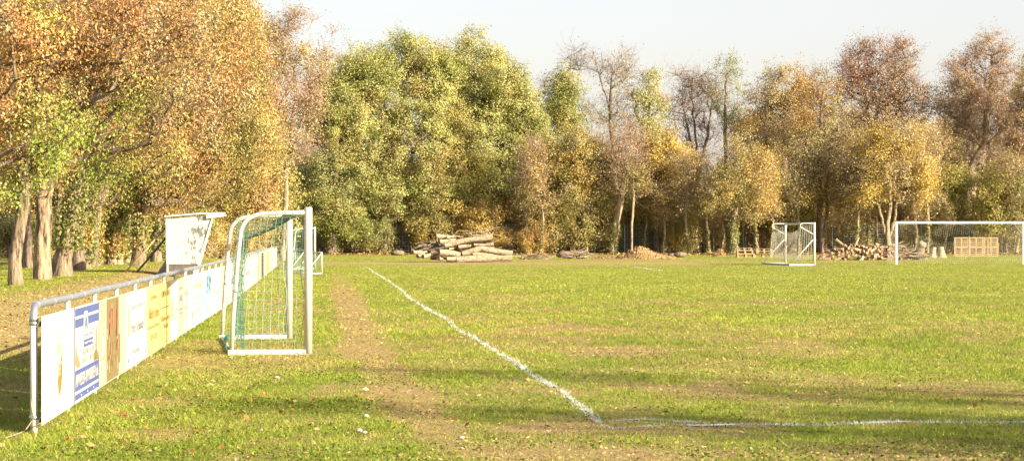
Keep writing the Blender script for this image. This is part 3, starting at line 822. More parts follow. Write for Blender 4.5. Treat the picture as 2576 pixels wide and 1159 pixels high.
def side_goal():
    T = thing('football_goal', 'movable full size goal turned side on in front of the firewood, blue grey crossbar', 'football goal', (16.1, 127, 0), math.radians(95.5), 'football goals on the field')
    Wd, H = 7.32, 2.30
    for x in (0, Wd):
        MB().tube([(x, 0, 0), (x, 0, H)], .062, 12).build('post', M['white'], T)
        mb = MB(); pts = [(x, .03, H - .04), (x, .55, H - .04)] + arc((x, .6, H - .04), (x, .82, H - .05), (x, .74, H - .25), 6) + [(x, .4, H - .44), (x, .03, H - .64)]
        mb.tube(pts, .026, 8).build('net_hook', M['white'], T)
        MB().tube([(x, .05, 1.40), (x, 1.28, .06)], .027, 8).build('diagonal_brace', M['white'], T)
        MB().box((x, .68, .045), (.09, 1.36, .085)).build('base_bar', M['white'] if x == 0 else M['bluegrey'], T)
    MB().tube([(.04, 0, H - .06), (Wd - .04, 0, H - .06)], .055, 12).build('crossbar', M['bluegrey'], T)
    MB().box((Wd / 2, 1.33, .045), (Wd, .08, .08)).build('rear_ground_bar', M['bluegrey'], T)
    def rear(s, t): 
        k = math.sin(PI * s)
        return (Wd * s, .72 - .22 * k * (1 - t) + .10 * math.sin(PI * t), (H - .12 - .42 * k) * (1 - t) + .30 * t * (1 - .0 * k))
    def side(x): return lambda s, t: (x, .05 + .68 * s + .15 * t * s, (H - .10) * (1 - t) + .35 * t - .1 * math.sin(PI * s) * (1 - t))
    net(MB(), rear, 76, 24, .0062, .015, 3).build('rear_net', M['net_grey'], T)
    for x in (0, Wd): net(MB(), side(x), 6, 16, .0085, .01, 5).build('side_net', M['net_white'], T)
    mb = MB(); mr = MB()
    for k in range(9):
        s0 = .2 + .6 * k / 9; t0 = .25 + .1 * (k % 4)
        for j in range(8):
            (mb if k % 2 else mr).tube([Vector(rear(s0 + .0 + q * .02, t0 + j * .03)) + Vector((0, -.03, 0)) for q in range(6)], .010, 3, False)
    mb.build('red_net_patch', M['net_red'], T); mr.build('green_net_patch', M['net_green'], T)
    return T
side_goal()

def end_goal():
    T = thing('football_goal', 'wide white goal facing the camera at the far right, loose net sagging behind it', 'football goal', (21.28, 132, 0), math.radians(4.8), 'football goals on the field')
    Wd, H = 7.18, 2.38
    for x in (0, Wd):
        MB().box((x, 0, H / 2), (.12, .12, H)).build('post', M['white'], T)
        MB().tube([(x + (.05 if x == 0 else -.05), .0, 2.25), (x + (-.02 if x == 0 else -.30), .9, 2.30)], .02, 6).build('net_stay', M['white'], T)
        MB().tube([(x, .0, 1.6), (x - (.0 if x == 0 else .3), .9, 2.28)], .018, 6).build('net_stay', M['white'], T)
    MB().box((Wd / 2, 0, H - .06), (Wd - .12, .121, .115)).build('crossbar', M['white'], T)
    def rear(s, t):
        k = .5 - .5 * math.cos(4 * PI * s)
        return (Wd * s, 1.0 + 1.1 * t + .1 * math.sin(s * 20), (H - .15 - .55 * k) * (1 - t) + .05 * t)
    def top(s, t):
        k = .5 - .5 * math.cos(4 * PI * s)
        return (Wd * s, .05 + .95 * t, H - .08 - .07 * t - .55 * k * t)
    def side(x): return lambda s, t: (x, .05 + (.95 + 1.1 * t) * s, (H - .12) * (1 - t) + .05 * t)
    net(MB(), rear, 60, 18, .0040, .02, 13).build('rear_net', M['net_white'], T)
    net(MB(), top, 60, 7, .0032, .02, 14).build('roof_net', M['net_white'], T)
    for x in (0, Wd): net(MB(), side(x), 9, 18, .0034, .02, 15).build('side_net', M['net_white'], T)
end_goal()

# ------------------------------------------------------------------ dugout
def dugout():
    D = 81.0; y0 = D; k = D / F
    def X(u): return (u - 1288) * k
    def Z(v): return CAMZ - (v - 590) * k
    gz = .34
    T = thing('dugout', 'white panelled team shelter with flaking paint and slanting front standing behind the railing', 'dugout', (X(420), y0, gz), math.radians(8.3))
    def L(u, v, dy=0): return Vector((X(u) - X(420), dy, Z(v) - gz))
    Ln = 2.6
    m, nt, out = new_mat('chipped_white_panel')
    b = N(nt, 'ShaderNodeBsdfPrincipled', i_Roughness=.5); tc = N(nt, 'ShaderNodeTexCoord')
    mp = N(nt, 'ShaderNodeMapping'); mp.inputs['Scale'].default_value = (3.2, 3, 1.6); nt.links.new(tc.outputs['Object'], mp.inputs['Vector'])
    n = N(nt, 'ShaderNodeTexNoise', i_Scale=1.6, i_Detail=7.0, i_Roughness=.72); nt.links.new(mp.outputs[0], n.inputs['Vector'])
    sx = N(nt, 'ShaderNodeSeparateXYZ'); nt.links.new(tc.outputs['Object'], sx.inputs[0])
    gr = N(nt, 'ShaderNodeMapRange'); gr.inputs[1].default_value = .2; gr.inputs[2].default_value = 1.0; gr.inputs[3].default_value = -.10; gr.inputs[4].default_value = .04
    nt.links.new(sx.outputs[0], gr.inputs[0])
    ad = N(nt, 'ShaderNodeMath', operation='ADD'); nt.links.new(n.outputs['Fac'], ad.inputs[0]); nt.links.new(gr.outputs[0], ad.inputs[1])
    c = ramp(nt, ad.outputs[0], [(.55, (.44, .43, .39)), (.57, (.13, .13, .12))]); nt.links.new(c, b.inputs['Base Color']); nt.links.new(b.outputs[0], out.inputs['Surface'])
    for dy in (0, Ln):
        mb = MB().poly([L(421, 664, dy), L(495, 664, dy), L(516, 600, dy), L(532, 543, dy), L(470, 545, dy), L(421, 548, dy)], .03, (0, 1, 0))
        for i in range(13):
            u = 425 + i * 8.3
            lo = 664 if u < 495 else 664 - (u - 495) * 3.1
            mb.bar(L(u, lo, dy - .003), L(u, 548, dy - .003), .022, .009, up=(0, 1, 0))
        mb.build('side_panel', m, T)
        # dark sheet standing in for the shade of the open lower side
        MB().poly([L(424, 690, dy + .03), L(489, 690, dy + .03), L(497, 665, dy + .03), L(424, 665, dy + .03)], .03, (0, 1, 0)).build('opening_shade', M['darkpanel'], T)
        for (a, c2) in (((494, 690), (535, 545)), ((421, 700), (419.5, 546))):
            mb = MB().bar(L(*a, dy - .02), L(*c2, dy - .02), .07, .06, up=(0, 1, 0)); mb.build('corner_post', M['white'], T)
        MB().bar(L(421, 662, dy - .045), L(421, 700, dy - .045), .045, .04, up=(0, 1, 0)).build('foot', M['white'], T)
    MB().poly([L(420, 548, 0), L(420, 548, Ln), L(420, 700, Ln), L(420, 700, 0)], .03, (-1, 0, 0)).build('back_wall', M['darkpanel'], T)
    rf = MB(); a = L(414, 546, -.15); c3 = L(566, 537, -.15); mid = L(500, 538.5, -.15)
    for p, q in ((a, mid), (mid, c3)):
        rf.add([p, q, q + Vector((0, Ln + .3, 0)), p + Vector((0, Ln + .3, 0)), p + Vector((0, 0, .045)), q + Vector((0, 0, .045)), q + Vector((0, Ln + .3, .045)), p + Vector((0, Ln + .3, .045))],
               [(3, 2, 1, 0), (4, 5, 6, 7), (0, 1, 5, 4), (1, 2, 6, 5), (2, 3, 7, 6), (3, 0, 4, 7)])
    rf.build('roof', M['greypost'], T)
    fb = MB().poly([L(518, 550, -.12), L(556, 545, -.12), L(566, 540, -.12), L(560, 537.5, -.12), L(518, 540, -.12)], .05, (0, 1, 0))
    fb.bar(L(564, 541, -.1), L(564, 541, Ln + .1), .12, .05, up=(0, 0, 1)); fb.build('roof_fascia', M['white'], T)
    MB().box(L(470, 672, Ln / 2), (.4, Ln - .3, .06)).build('bench', M['pole_wood'], T)
    # black tarpaulin bulging out at the back
    V = []; n1 = 10; n2 = 8
    for i in range(n1 + 1):
        t = i / n1
        for j in range(n2 + 1):
            dy = -.05 + Ln * .6 * j / n2
            u = 419 - 27 * math.sin(t * PI / 2) ** 1.6 + 1.2 * math.sin(j * 2.1 + i)
            v = 648 + 58 * t
            V.append(L(u, v, dy))
    Fs = [(i * (n2 + 1) + j, (i + 1) * (n2 + 1) + j, (i + 1) * (n2 + 1) + j + 1, i * (n2 + 1) + j + 1) for i in range(n1) for j in range(n2)]
    tp = MB().add(V, Fs, True)
    tp.poly([L(419, 648, -.05)] + [V[i * (n2 + 1)] for i in range(n1 + 1)] + [L(419, 706, -.05)], .02, (0, 1, 0))
    tp.build('tarpaulin', M['tarp'], T)
    for (u0, v0, u1, v1, dy, mt, lab) in ((317, 684, 418, 570, .3, 'pole_wood', 'long pale timber prop'), (344, 685, 419, 596, .9, 'darkpanel', 'dark timber prop')):
        p = L(u0, v0, dy); q = L(u1, v1, dy)
        p.z = float(hz(-13.6, 82)) - gz - .02 if False else p.z
        MB().tube([p, (p + q) / 2 + Vector((0, 0, -.015)), q], .035, 8).build('prop', M[mt], T)
dugout()

# ------------------------------------------------------------------ logs, firewood, brush, pallets
def log_mesh(name, pts, rs, n=14, mat='log', seed=0, bumps=.08):
    r = random.Random(seed); mb = MB(); pts = [Vector(p) for p in pts]
    # resample
    P = []; R = []
    K = 4
    for i in range(len(pts) - 1):
        for k in range(K):
            t = k / K; P.append(pts[i].lerp(pts[i + 1], t)); R.append(rs[i] * (1 - t) + rs[i + 1] * t)
    P.append(pts[-1]); R.append(rs[-1])
    P = [P[0]] + [(P[i - 1] + P[i] * 2 + P[i + 1]) / 4 for i in range(1, len(P) - 1)] + [P[-1]]
    mb.tube(P, R, n, False)
    V = []
    for i, v in enumerate(mb.V):
        c = P[i // n]; d = Vector(v) - c; V.append(tuple(c + d * (1 + r.uniform(-bumps, bumps))))
    mb.V = V
    e = MB()
    e.add(V[:n], [tuple(reversed(range(n)))]); e.add(V[-n:], [tuple(range(n))])
    return mb, e
ALLLOG = []
LD = 143.0
def ZL(x, y, off=0.):   # coordinates read off the enlarged log pile
    D = LD + off
    return W((1120 + x / 7.155) * .905, (600 + y / 7.155) * .905, D)
def logs():
    S = LD / F / 7.155 * .905
    specs = [
        ('thick pale log along the front foot of the big pile', [(1065, 870), (1500, 850), (1850, 840), (2170, 835)], [62, 66, 60, 62], -1.5),
        ('log with sawn end showing low in the front, left of the longest front log', [(870, 862), (1150, 850), (1500, 820)], [50, 52, 45], -1.0),
        ('stout short log resting on the front logs', [(718, 722), (900, 735), (1130, 775)], [64, 66, 60], -.8),
        ('upright orange brown cut piece under the stout short log', [(700, 840), (790, 850)], [46, 44], -.7),
        ('curved forked log crossing the right middle of the pile', [(1175, 752), (1400, 690), (1560, 640), (1780, 700), (2180, 745)], [52, 58, 60, 55, 58], -.3),
        ('long upper log sweeping up to the right', [(830, 592), (1050, 535), (1300, 475), (1560, 450), (1780, 420)], [55, 56, 52, 55, 70], -.2),
        ('log just under the top on the left with its dark end showing', [(725, 512), (860, 500), (1050, 470)], [42, 40, 30], .2),
        ('topmost log with reddish sawn end', [(655, 402), (820, 412), (1060, 432)], [48, 44, 30], .5),
        ('thin log second from the top', [(862, 425), (1020, 405), (1180, 425)], [34, 26, 24], .3),
        ('small log at the far left foot of the pile', [(200, 718), (330, 722), (480, 728)], [38, 36, 32], .0),
        ('low left log with dark end near the ground', [(290, 800), (420, 770)], [40, 38], -.5),
        ('short pale log end at the left foot', [(395, 805), (460, 795), (545, 775)], [42, 40, 38], -.9),
        ('straight log ending at the right middle', [(1400, 560), (1600, 562), (1800, 568)], [36, 36, 34], .3),
        ('thin straight log below the right middle one', [(1500, 640), (1700, 645), (1800, 640)], [28, 26, 24], .2),
        ('log in the dark heart of the pile with its end facing left', [(1090, 612), (1250, 590), (1430, 560)], [46, 48, 44], .1),
        ('small log below the long upper log', [(900, 650), (1000, 635), (1090, 620)], [36, 34, 30], .0),
        ('shaded log in the left hollow', [(300, 600), (500, 580), (700, 560)], [34, 34, 30], .9),
        ('broad shaded log in the left hollow', [(400, 665), (600, 640), (820, 620)], [42, 44, 40], .6),
        ('shaded log behind the stout short log', [(540, 730), (700, 700), (900, 690)], [48, 50, 46], .0),
        ('dark end log high in the left hollow', [(340, 560), (480, 540), (650, 520)], [34, 32, 28], 1.2),
        ('low shaded log under the left side', [(560, 830), (700, 830), (900, 820)], [42, 44, 40], -.1),
        ('rear log filling the pile below the upper log', [(1150, 690), (1500, 700), (2000, 720)], [40, 45, 36], 1.0),
        ('rear log across the middle of the pile', [(950, 560), (1300, 580), (1750, 600)], [38, 42, 34], 1.3),
        ('lowest rear log at the back of the pile', [(600, 790), (1200, 800), (2100, 800)], [46, 50, 40], 1.1),
        ('rear log leaning at the left of the pile', [(420, 700), (700, 640), (1000, 600)], [60, 60, 50], 1.5),
        ('straight log showing between the forked log and the long front log', [(1380, 755), (1700, 775), (2000, 790)], [38, 42, 38], -.2)]
    for i, (lab, pts, rs, off) in enumerate(specs):
        P = [ZL(x, y, off - .45 * (1 - k / max(1, len(pts) - 1)) + .35) for k, (x, y) in enumerate(pts)]
        R = [r * S for r in rs]
        for p, r in zip(P, R): p.z = max(p.z, r * .9)
        b, e = log_mesh('log', P, R, 14, seed=i)
        T = thing('log', lab, 'log', P[0], 0, 'logs of the big pile')
        for mbx in (b, e): mbx.V = [tuple(Vector(v) - P[0]) for v in mbx.V]
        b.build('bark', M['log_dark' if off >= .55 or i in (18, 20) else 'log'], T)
        for k_, f_ in enumerate(e.F): MB().add([e.V[q] for q in f_], [tuple(range(len(f_)))]).build('sawn_end', M['endgrain'], T)
    br = [([(1020, 370), (1100, 290), (1300, 300), (1420, 340)], 9, 'bent branch humped over the left of the pile top'),
          ([(1450, 345), (1700, 292), (1830, 240), (1935, 215)], 13, 'branch reaching highest at the upper right of the pile'),
          ([(1560, 275), (1750, 246), (1920, 258)], 10, 'short branch beside the highest one'),
          ([(1400, 395), (1600, 372), (1800, 360)], 15, 'straight branch lying on the long upper log'),
          ([(1180, 310), (1300, 350), (1440, 402)], 12, 'slanting branch near the humped one'),
          ([(1800, 370), (1900, 382), (2010, 442), (2100, 456), (2195, 440)], 6, 'thin curved branch sticking out to the right'),
          ([(1090, 920), (1300, 890), (1600, 890), (1900, 925), (2060, 885), (2250, 872)], 6, 'long thin branch on the ground before the pile'),
          ([(1430, 500), (1500, 540), (1560, 610)], 12, 'short crooked branch stub below the long upper log'),
          ([(980, 390), (1100, 410), (1200, 430)], 12, 'branch beside the topmost log'),
          ([(1340, 340), (1500, 310), (1640, 345), (1760, 330)], 9, 'wavy branch under the highest ones'),
          ([(590, 240), (610, 300), (632, 345)], 5, 'thin upright stick behind the topmost log end'),
          ([(1130, 420), (1350, 330), (1600, 300)], 8, 'thin rising branch in the tangle on top'),
          ([(240, 640), (420, 560), (560, 590)], 9, 'crooked branch over the left hollow'), ([(300, 690), (500, 640), (640, 560)], 8, 'branch slanting up through the left hollow'),
          ([(500, 600), (580, 520), (640, 470)], 9, 'short steep branch left of the long upper log'), ([(1000, 700), (1100, 640), (1180, 690)], 9, 'bent branch above the front logs'),
          ([(1500, 520), (1650, 500), (1850, 520)], 9, 'branch lying under the long upper log on the right'), ([(1700, 680), (1850, 640), (1980, 620)], 7, 'thin branch above the forked log'),
          ([(1780, 560), (1830, 640), (1850, 720)], 6, 'thin upright branch at the right end'), ([(250, 560), (330, 520), (420, 540)], 8, 'branch end at the top left of the hollow'),
          ([(1900, 860), (2150, 800), (2330, 790)], 7, 'pale branch beyond the right end of the pile')]
    for i, (pts, r, lab) in enumerate(br):
        P = [ZL(x, y, .2 + .1 * (i % 3)) if y < 800 else ZL(x, y, -2.4) for x, y in pts]
        for p in P: p.z = max(p.z, r * S)
        o = MB(); b, e = log_mesh('branch', P, [r * S * (1 - .12 * k) for k in range(len(P))], 6, seed=i, bumps=.05)
        ob = b.build('branch', M['bark_pale']); tag(ob, lab, 'branch', 'branches on the big log pile')
logs()

def chunk(seed):
    """one piece of split firewood about .38 m long, along x"""
    r = random.Random(seed); mb = MB(); L = .42; n = r.choice([3, 4, 5, 8]); rad = .085
    ang = sorted([2 * PI * (i + r.uniform(-.25, .25)) / n for i in range(n)])
    V = []
    for x in (-L / 2, L / 2):
        for a in ang: V.append((x + r.uniform(-.01, .01), math.cos(a) * rad * r.uniform(.8, 1.1), math.sin(a) * rad * r.uniform(.8, 1.1)))
    mb.add(V, [(i, (i + 1) % n, n + (i + 1) % n, n + i) for i in range(n)])
    e = MB().add(V, [tuple(reversed(range(n))), tuple(range(n, 2 * n))])
    return mb, e
def firewood():
    protos = []
    for s in range(6):
        T = thing('firewood_piece', 'piece of split firewood lying in the long heap beside the side on goal', 'firewood', (0, 0, -5), 0, 'split firewood heap')
        b, e = chunk(s); b.build('split_side', M['wood_split'] if s % 2 else M['wood_bark'], T); [MB().add([e.V[q] for q in f_], [tuple(range(len(f_)))]).build('cut_end', M['wood_split'], T) for f_ in e.F]
        protos.append(T)
    r = random.Random(11)
    used = 0; D0 = 156
    prof = [(2052, .02), (2066, .30), (2090, .62), (2120, .90), (2160, 1.02), (2200, .95), (2235, .72), (2262, .35), (2275, .05)]
    k = 0
    for layer in range(7):
        for i in range(22):
            u = 2056 + (i + r.uniform(-.4, .4)) * 10.3
            hmax = np.interp(u, [p[0] for p in prof], [p[1] for p in prof])
            z = .08 + layer * .14 + r.uniform(-.03, .03)
            if z > hmax + .05: continue
            D = D0 - 1.1 + layer * .22 + r.uniform(-.25, .25)
            o = protos[used] if used < len(protos) else copy_tree(protos[k % len(protos)])
            used += 1; k += 1
            o.location = ((u - 1288) / F * D, D, z)
            o.rotation_euler = (r.uniform(0, 6.28), r.uniform(-.5, .5), r.choice([r.uniform(0, 3.14), r.uniform(1.2, 1.9)]))
            s = r.uniform(.75, 1.35); o.scale = (s, s, s)
    for (u, v, rx) in ((2112, 598, .6), (2155, 600, -1.1)):   # two pieces standing on top
        o = copy_tree(protos[1]); D = 156
        o.location = ((u - 1288) / F * D, D, 1.18); o.rotation_euler = (0, rx, .3); o.scale = (1.5, .8, .8)
        o['label'] = 'long split piece jutting up on top of the firewood heap' + (' towards its left' if u < 2130 else ' near its middle')
firewood()

def brush(name, u0, u1, D, hmax, cnt, lab, grp, seed, rad=.035, ln=(.8, 2.2), skew=0.):
    r = random.Random(seed); protos = []
    for s in range(4):
        L = 1.0; pts = [(-.5, 0, 0), (-.2, r.uniform(-.06, .06), r.uniform(-.05, .05)), (.15, r.uniform(-.08, .08), r.uniform(-.05, .07)), (.5, r.uniform(-.1, .1), r.uniform(-.08, .08))]
        b, e = log_mesh('b', pts, [rad, rad * .9, rad * .75, rad * .45], 6, seed=s)
        if s % 2: b.tube([(.1, 0, 0), (.3, .15, .1), (.5, .22, .12)], [rad * .6, rad * .5, rad * .3], 5)
        o = b.build('branch', M['bark_pale'] if s % 3 else M['bark']); tag(o, lab, 'branch', grp); protos.append(o)
    x0 = (u0 - 1288) / F * D; x1 = (u1 - 1288) / F * D
    for i in range(cnt):
        o = protos[i] if i < 4 else protos[i % 4].copy()
        if i >= 4: C.objects.link(o)
        t = r.random(); f = math.sin(PI * min(1, max(0, t ** (1 + skew)))) ** .8
        z = .04 + r.random() * hmax * f
        o.location = (x0 + (x1 - x0) * t, D + r.uniform(-.9, .9), z)
        L = r.uniform(*ln)
        o.scale = (L, 1, 1); o.rotation_euler = (r.uniform(0, 6.28), r.uniform(-.35, .35), r.uniform(-.7, .7) + (0 if r.random() < .5 else PI))
brush('b', 2216, 2312, 157, .95, 80, 'grey branch in the brushwood heap beside the left post of the far right goal', 'brushwood beside the far goal', 5, .04, skew=-.4)
brush('b', 1318, 1382, 160, .32, 34, 'pale twig in the low brushwood heap right of the big log pile', 'low brushwood by the log pile', 6, .03, (.5, 1.4))
brush('b', 1428, 1492, 163, .55, 40, 'grey branch in the brushwood heap left of the mulch mound', 'brushwood by the mulch mound', 7, .045, (.5, 1.5))

def heap(name, u, v, w, h, D, mat, lab, cat, seed):
    r = np.random.default_rng(seed)
    xc = (u - 1288) / F * D; W_ = w / F * D; H_ = h
    nu, nv = 70, 24
    V = []
    for j in range(nv):
        for i in range(nu):
            s = i / (nu - 1) * 2 - 1; t = j / (nv - 1) * 2 - 1
            rr = min(1, math.sqrt(s * s + t * t)); hh = H_ * (1 - rr) ** .9 * (1 + .15 * math.sin(s * 5 + seed))
            V.append((xc + s * W_ / 2 - .25 * W_ * (1 - rr) * .5, D + t * W_ * .35, hh + float(r.normal(0, .025)) * (1 if rr < .97 else 0) - .02))
    Fs = [(j * nu + i, j * nu + i + 1, (j + 1) * nu + i + 1, (j + 1) * nu + i) for j in range(nv - 1) for i in range(nu - 1)]
    T = thing(name, lab, cat, (xc, D, 0))
    mb = MB().add([(v[0] - xc, v[1] - D, v[2]) for v in V], Fs, False); mb.build('mound', mat, T)
    n = int(900 * w / 80); a = r.integers(0, len(V), n); P = np.array(V)[a] - np.array([xc, D, 0]); P[:, :2] += r.normal(0, .12, (n, 2)) ; P[:, 2] = np.maximum(P[:, 2] + .02, .02)
    nr = r.normal(0, 1, (n, 3)); nr /= np.linalg.norm(nr, axis=1)[:, None]; aa = r.normal(size=(n, 3)); t = np.cross(nr, aa); t /= np.linalg.norm(t, axis=1)[:, None]; b = np.cross(nr, t)
    s = r.uniform(.05, .16, n)[:, None]
    VV = np.stack([P + t * s * .5, P + b * s * .3, P - t * s * .5, P - b * s * .3], 1).reshape(-1, 3)
    pal = np.array([[.38, .25, .11], [.30, .18, .075], [.44, .31, .15], [.18, .10, .05]])
    me = npmesh('chips', VV, np.arange(4 * n).reshape(n, 4), M['litter'], tint=pal[r.integers(0, 4, n)])
    o = link('chips', me, T); o['kind'] = 'stuff'
heap('mulch_mound', 1628, 655, 145, .80, 163, M['mulch'], 'large peaked mound of pale wood chips at the edge of the wood', 'mulch mound', 2)
heap('mulch_mound', 1545, 650, 110, .22, 164, M['mulch'], 'low spread of leaf mulch left of the large mound', 'mulch mound', 5)
heap('mulch_mound', 1812, 645, 40, .62, 178, M['mulch'], 'small reddish leaf heap right of the large mound', 'leaf heap', 6)

def rocky(u, v, D, s, lab, nm, mat, cat, seed):
    r = random.Random(seed); x = (u - 1288) / F * D
    mb = MB(); V = []; nu, nv = 12, 8
    for j in range(nv + 1):
        for i in range(nu):
            a = 2 * PI * i / nu; b = PI * j / nv; k = s * (1 + r.uniform(-.12, .12))
            V.append((math.cos(a) * math.sin(b) * k * 1.4, math.sin(a) * math.sin(b) * k, math.cos(b) * k * .6 + s * .45))
    mb.add(V, [(j * nu + i, (j + 1) * nu + i, (j + 1) * nu + (i + 1) % nu, j * nu + (i + 1) % nu) for j in range(nv) for i in range(nu)], True)
    o = mb.build(nm, mat); o.location = (x, D, 0); tag(o, lab, cat)
rocky(1422, 640, 172, .45, 'dark weathered wood block behind the brushwood heap', 'wood_block', M['bark'], 'wood block', 3)
rocky(1712, 645, 175, .36, 'grey boulder in the grass at the edge of the wood', 'boulder', M['bark'], 'boulder', 4)
rocky(1690, 646, 178, .25, 'small dark boulder left of the grey one', 'boulder', M['bark_dark'], 'boulder', 8)
rocky(1000, 640, 190, .40, 'rounded stump of wood at the foot of the ivy covered oak', 'wood_block', M['bark'], 'wood block', 9)

def pallet_mesh():
    mb = MB(); L, Wd = 1.2, .8
    for i in range(5): mb.box((0, -Wd / 2 + .06 + i * (Wd - .12) / 4, .133), (L, .075 if i % 2 else .095, .022))
    for x in (-.53, 0, .53): mb.box((x, 0, .111), (.12, Wd, .022))
    for x in (-.53, 0, .53):
        for y in (-.34, 0, .34): mb.box((x, y, .061), (.12, .11, .078))
    for y in (-.34, 0, .34): mb.box((0, y, .011), (L, .11, .022))
    return mb
def pallets():
    first = pallet_mesh().build('pallet', M['pallet'])
    used = [False]
    def put(loc, rot, lab, grp, sc_=(1, 1, 1)):
        o = first if not used[0] else first.copy()
        if used[0]: C.objects.link(o)
        used[0] = True; o.location = loc; o.rotation_euler = rot; o.scale = sc_
        tag(o, lab, 'pallet', grp)
    D = 172; X = lambda u: (u - 1288) / F * D
    g1 = 'stacked pallets left of the side on goal'
    put((X(1875), D, .0), (0, 0, .03), 'pallet at the bottom left of the stack left of the side on goal', g1, (1.1, 1, 1.9))
    put((X(1919), D + .1, .0), (0, 0, -.02), 'pallet at the bottom right of the stack, under a doubled pallet', g1, (1.1, 1, 1.9))
    put((X(1873), D + .05, .28), (0, 0, .02), 'pallet in the middle of the left stack', g1, (1.0, 1, 1.6))
    put((X(1872), D + .1, .51), (0, 0, -.03), 'topmost pallet of the left stack', g1, (.95, 1, 1.3))
    put((X(1921), D, .28), (0, 0, .04), 'middle pallet of the right stack beside the goal brace', g1, (1., 1, 1.3))
    put((X(1921), D + .05, .47), (0, 0, .0), 'topmost pallet of the right stack beside the goal brace', g1, (1., 1, 1.2))
    D2 = 178; X2 = lambda u: (u - 1288) / F * D2
    g2 = 'upright pallets forming a bin'
    for i, u in enumerate((2418, 2455, 2492)):
        for r in range(2):
            put((X2(u), D2, .36 + .72 * r), (PI / 2, 0, 0), '%s pallet of the upright pallet wall, %s row' % (('left', 'middle', 'right')[i], ('lower', 'upper')[r]), g2, (.91, .9, 1))
    put((X2(2402), D2 + .55, .62), (PI / 2, 0, PI / 2), 'pallet closing the left side of the upright pallet wall', g2)
    put((X2(2508), D2 + .55, .62), (PI / 2, 0, PI / 2), 'pallet closing the right side of the upright pallet wall', g2)
    T = thing('timber_batten_frame', 'two upright pale battens fixed before the pallet wall', 'batten', (X2(2455), D2 - .15, 0))
    for u in (2437, 2484): MB().box((X2(u) - X2(2455), 0, .70), (.08, .03, 1.5)).build('batten', M['pallet'], T)
    MB().box((0, .032, 1.42), (3.3, .02, .08)).build('top_rail', M['pallet'], T)
pallets()
def stump():
    D = 170; x = (2357 - 1288) / F * D
    T = thing('tree_stump', 'double tree stump with flaring roots inside the far right goal', 'tree stump', (x, D, 0))
    a = MB(); e = MB(); n = 16
    for cx, s in ((-.24, 1), (.22, 1.05)):
        rings = []
        for z, r in ((0, .42), (.08, .33), (.2, .27), (.45, .235), (.76 * s, .22)):
            rings.append([(cx * (1 + .5 * (1 - z)) + math.cos(q) * r * (1 + .12 * math.sin(3 * q + cx * 9)), math.sin(q) * r * (1 + .1 * math.cos(4 * q)), z) for q in [2 * PI * i / n for i in range(n)]])
        V = [p for rr in rings for p in rr]
        a.add(V, [(k * n + i, k * n + (i + 1) % n, (k + 1) * n + (i + 1) % n, (k + 1) * n + i) for k in range(4) for i in range(n)], True)
        e.add(rings[-1], [tuple(range(n))])
    a.build('trunk', M['log'], T); e.build('sawn_top', M['endgrain'], T)
    rockp = W(2316, 614, 172)
    mb = MB(); mb.tube([rockp + Vector((-.2, 0, -.05)), rockp + Vector((.05, 0, .02)), rockp + Vector((.28, .1, -.12))], [.2, .26, .24], 9)
    o = mb.build('log', M['log']); tag(o, 'short thick log end propped behind the net left of the tree stump', 'log')
    mb = MB(); mb.tube([(rockp.x - .2, rockp.y + .2, 0), (rockp.x, rockp.y + .2, .45), (rockp.x + .1, rockp.y + .2, .82)], [.45, .36, .25], 10)
    o = mb.build('wood_block', M['bark_dark']); tag(o, 'dark wood block under the propped log end', 'wood block')
stump()

# ------------------------------------------------------------------ wire fence along the wood
def wire_fence():
    T = thing('wire_fence', 'tall grey steel mesh fence along the foot of the wood', 'fence', (0, 201, 0))
    x0, x1 = -58.0, 50.0; sp = 2.5
    k = 0
    xs = np.arange(x0, x1, sp)
    for i, x in enumerate(xs):
        MB().box((x, 0, 1.25), (.07, .06, 2.55)).build('fence_post', M['greypost'], T)
    mb = MB()
    for j in range(13): mb.bar((x0, .04, .1 + j * .2), (x1, .04, .1 + j * .2), .018, .020)
    for x in np.arange(x0, x1, .25): mb.bar((x, .055, .05), (x, .055, 2.5), .010, .010, up=(0, 1, 0))
    mb.build('wire_mesh', M['galv_dark'], T)
wire_fence()

# ------------------------------------------------------------------ trees
def tubes_np(A, B, ra, rb, sides):
    """frusta for all edges at once"""
    n = len(A)
    t = B - A; L = np.linalg.norm(t, axis=1, keepdims=True); t = t / np.maximum(L, 1e-6)
    h = np.where(np.abs(t[:, 2:3]) < .9, np.array([[0, 0, 1.]]), np.array([[1., 0, 0]]))
    u = np.cross(t, h); u /= np.linalg.norm(u, axis=1, keepdims=True); w = np.cross(t, u)
    V = np.empty((n, 2 * sides, 3))
    for j in range(sides):
        th = 2 * PI * j / sides; d = u * math.cos(th) + w * math.sin(th)
        V[:, j] = A + d * ra[:, None]; V[:, sides + j] = B + d * rb[:, None]
    base = (np.arange(n) * 2 * sides)[:, None]
    Fs = []
    for j in range(sides):
        j2 = (j + 1) % sides
        Fs.append(np.concatenate([base + j, base + j2, base + sides + j2, base + sides + j], 1))
    return V.reshape(-1, 3), np.concatenate(Fs)
def kites(Cn, size, cols, rg, aspect=.6, droop=.0, up=.3, bias=None):
    n = len(Cn)
    nr = rg.normal(size=(n, 3)); nr[:, 2] = nr[:, 2] * (1 - droop) + up
    if bias is not None: nr = nr * .62 + bias
    nr /= np.linalg.norm(nr, axis=1)[:, None]
    a = rg.normal(size=(n, 3)); a[:, 2] -= droop * 2
    t = np.cross(nr, np.cross(a, nr)); t /= np.maximum(np.linalg.norm(t, axis=1)[:, None], 1e-6); b = np.cross(nr, t); s = size[:, None]
    V = np.stack([Cn + t * s * .55, Cn + b * s * .5 * aspect, Cn - t * s * .45, Cn - b * s * .5 * aspect], 1)
    return V.reshape(-1, 3), np.arange(4 * n).reshape(n, 4)
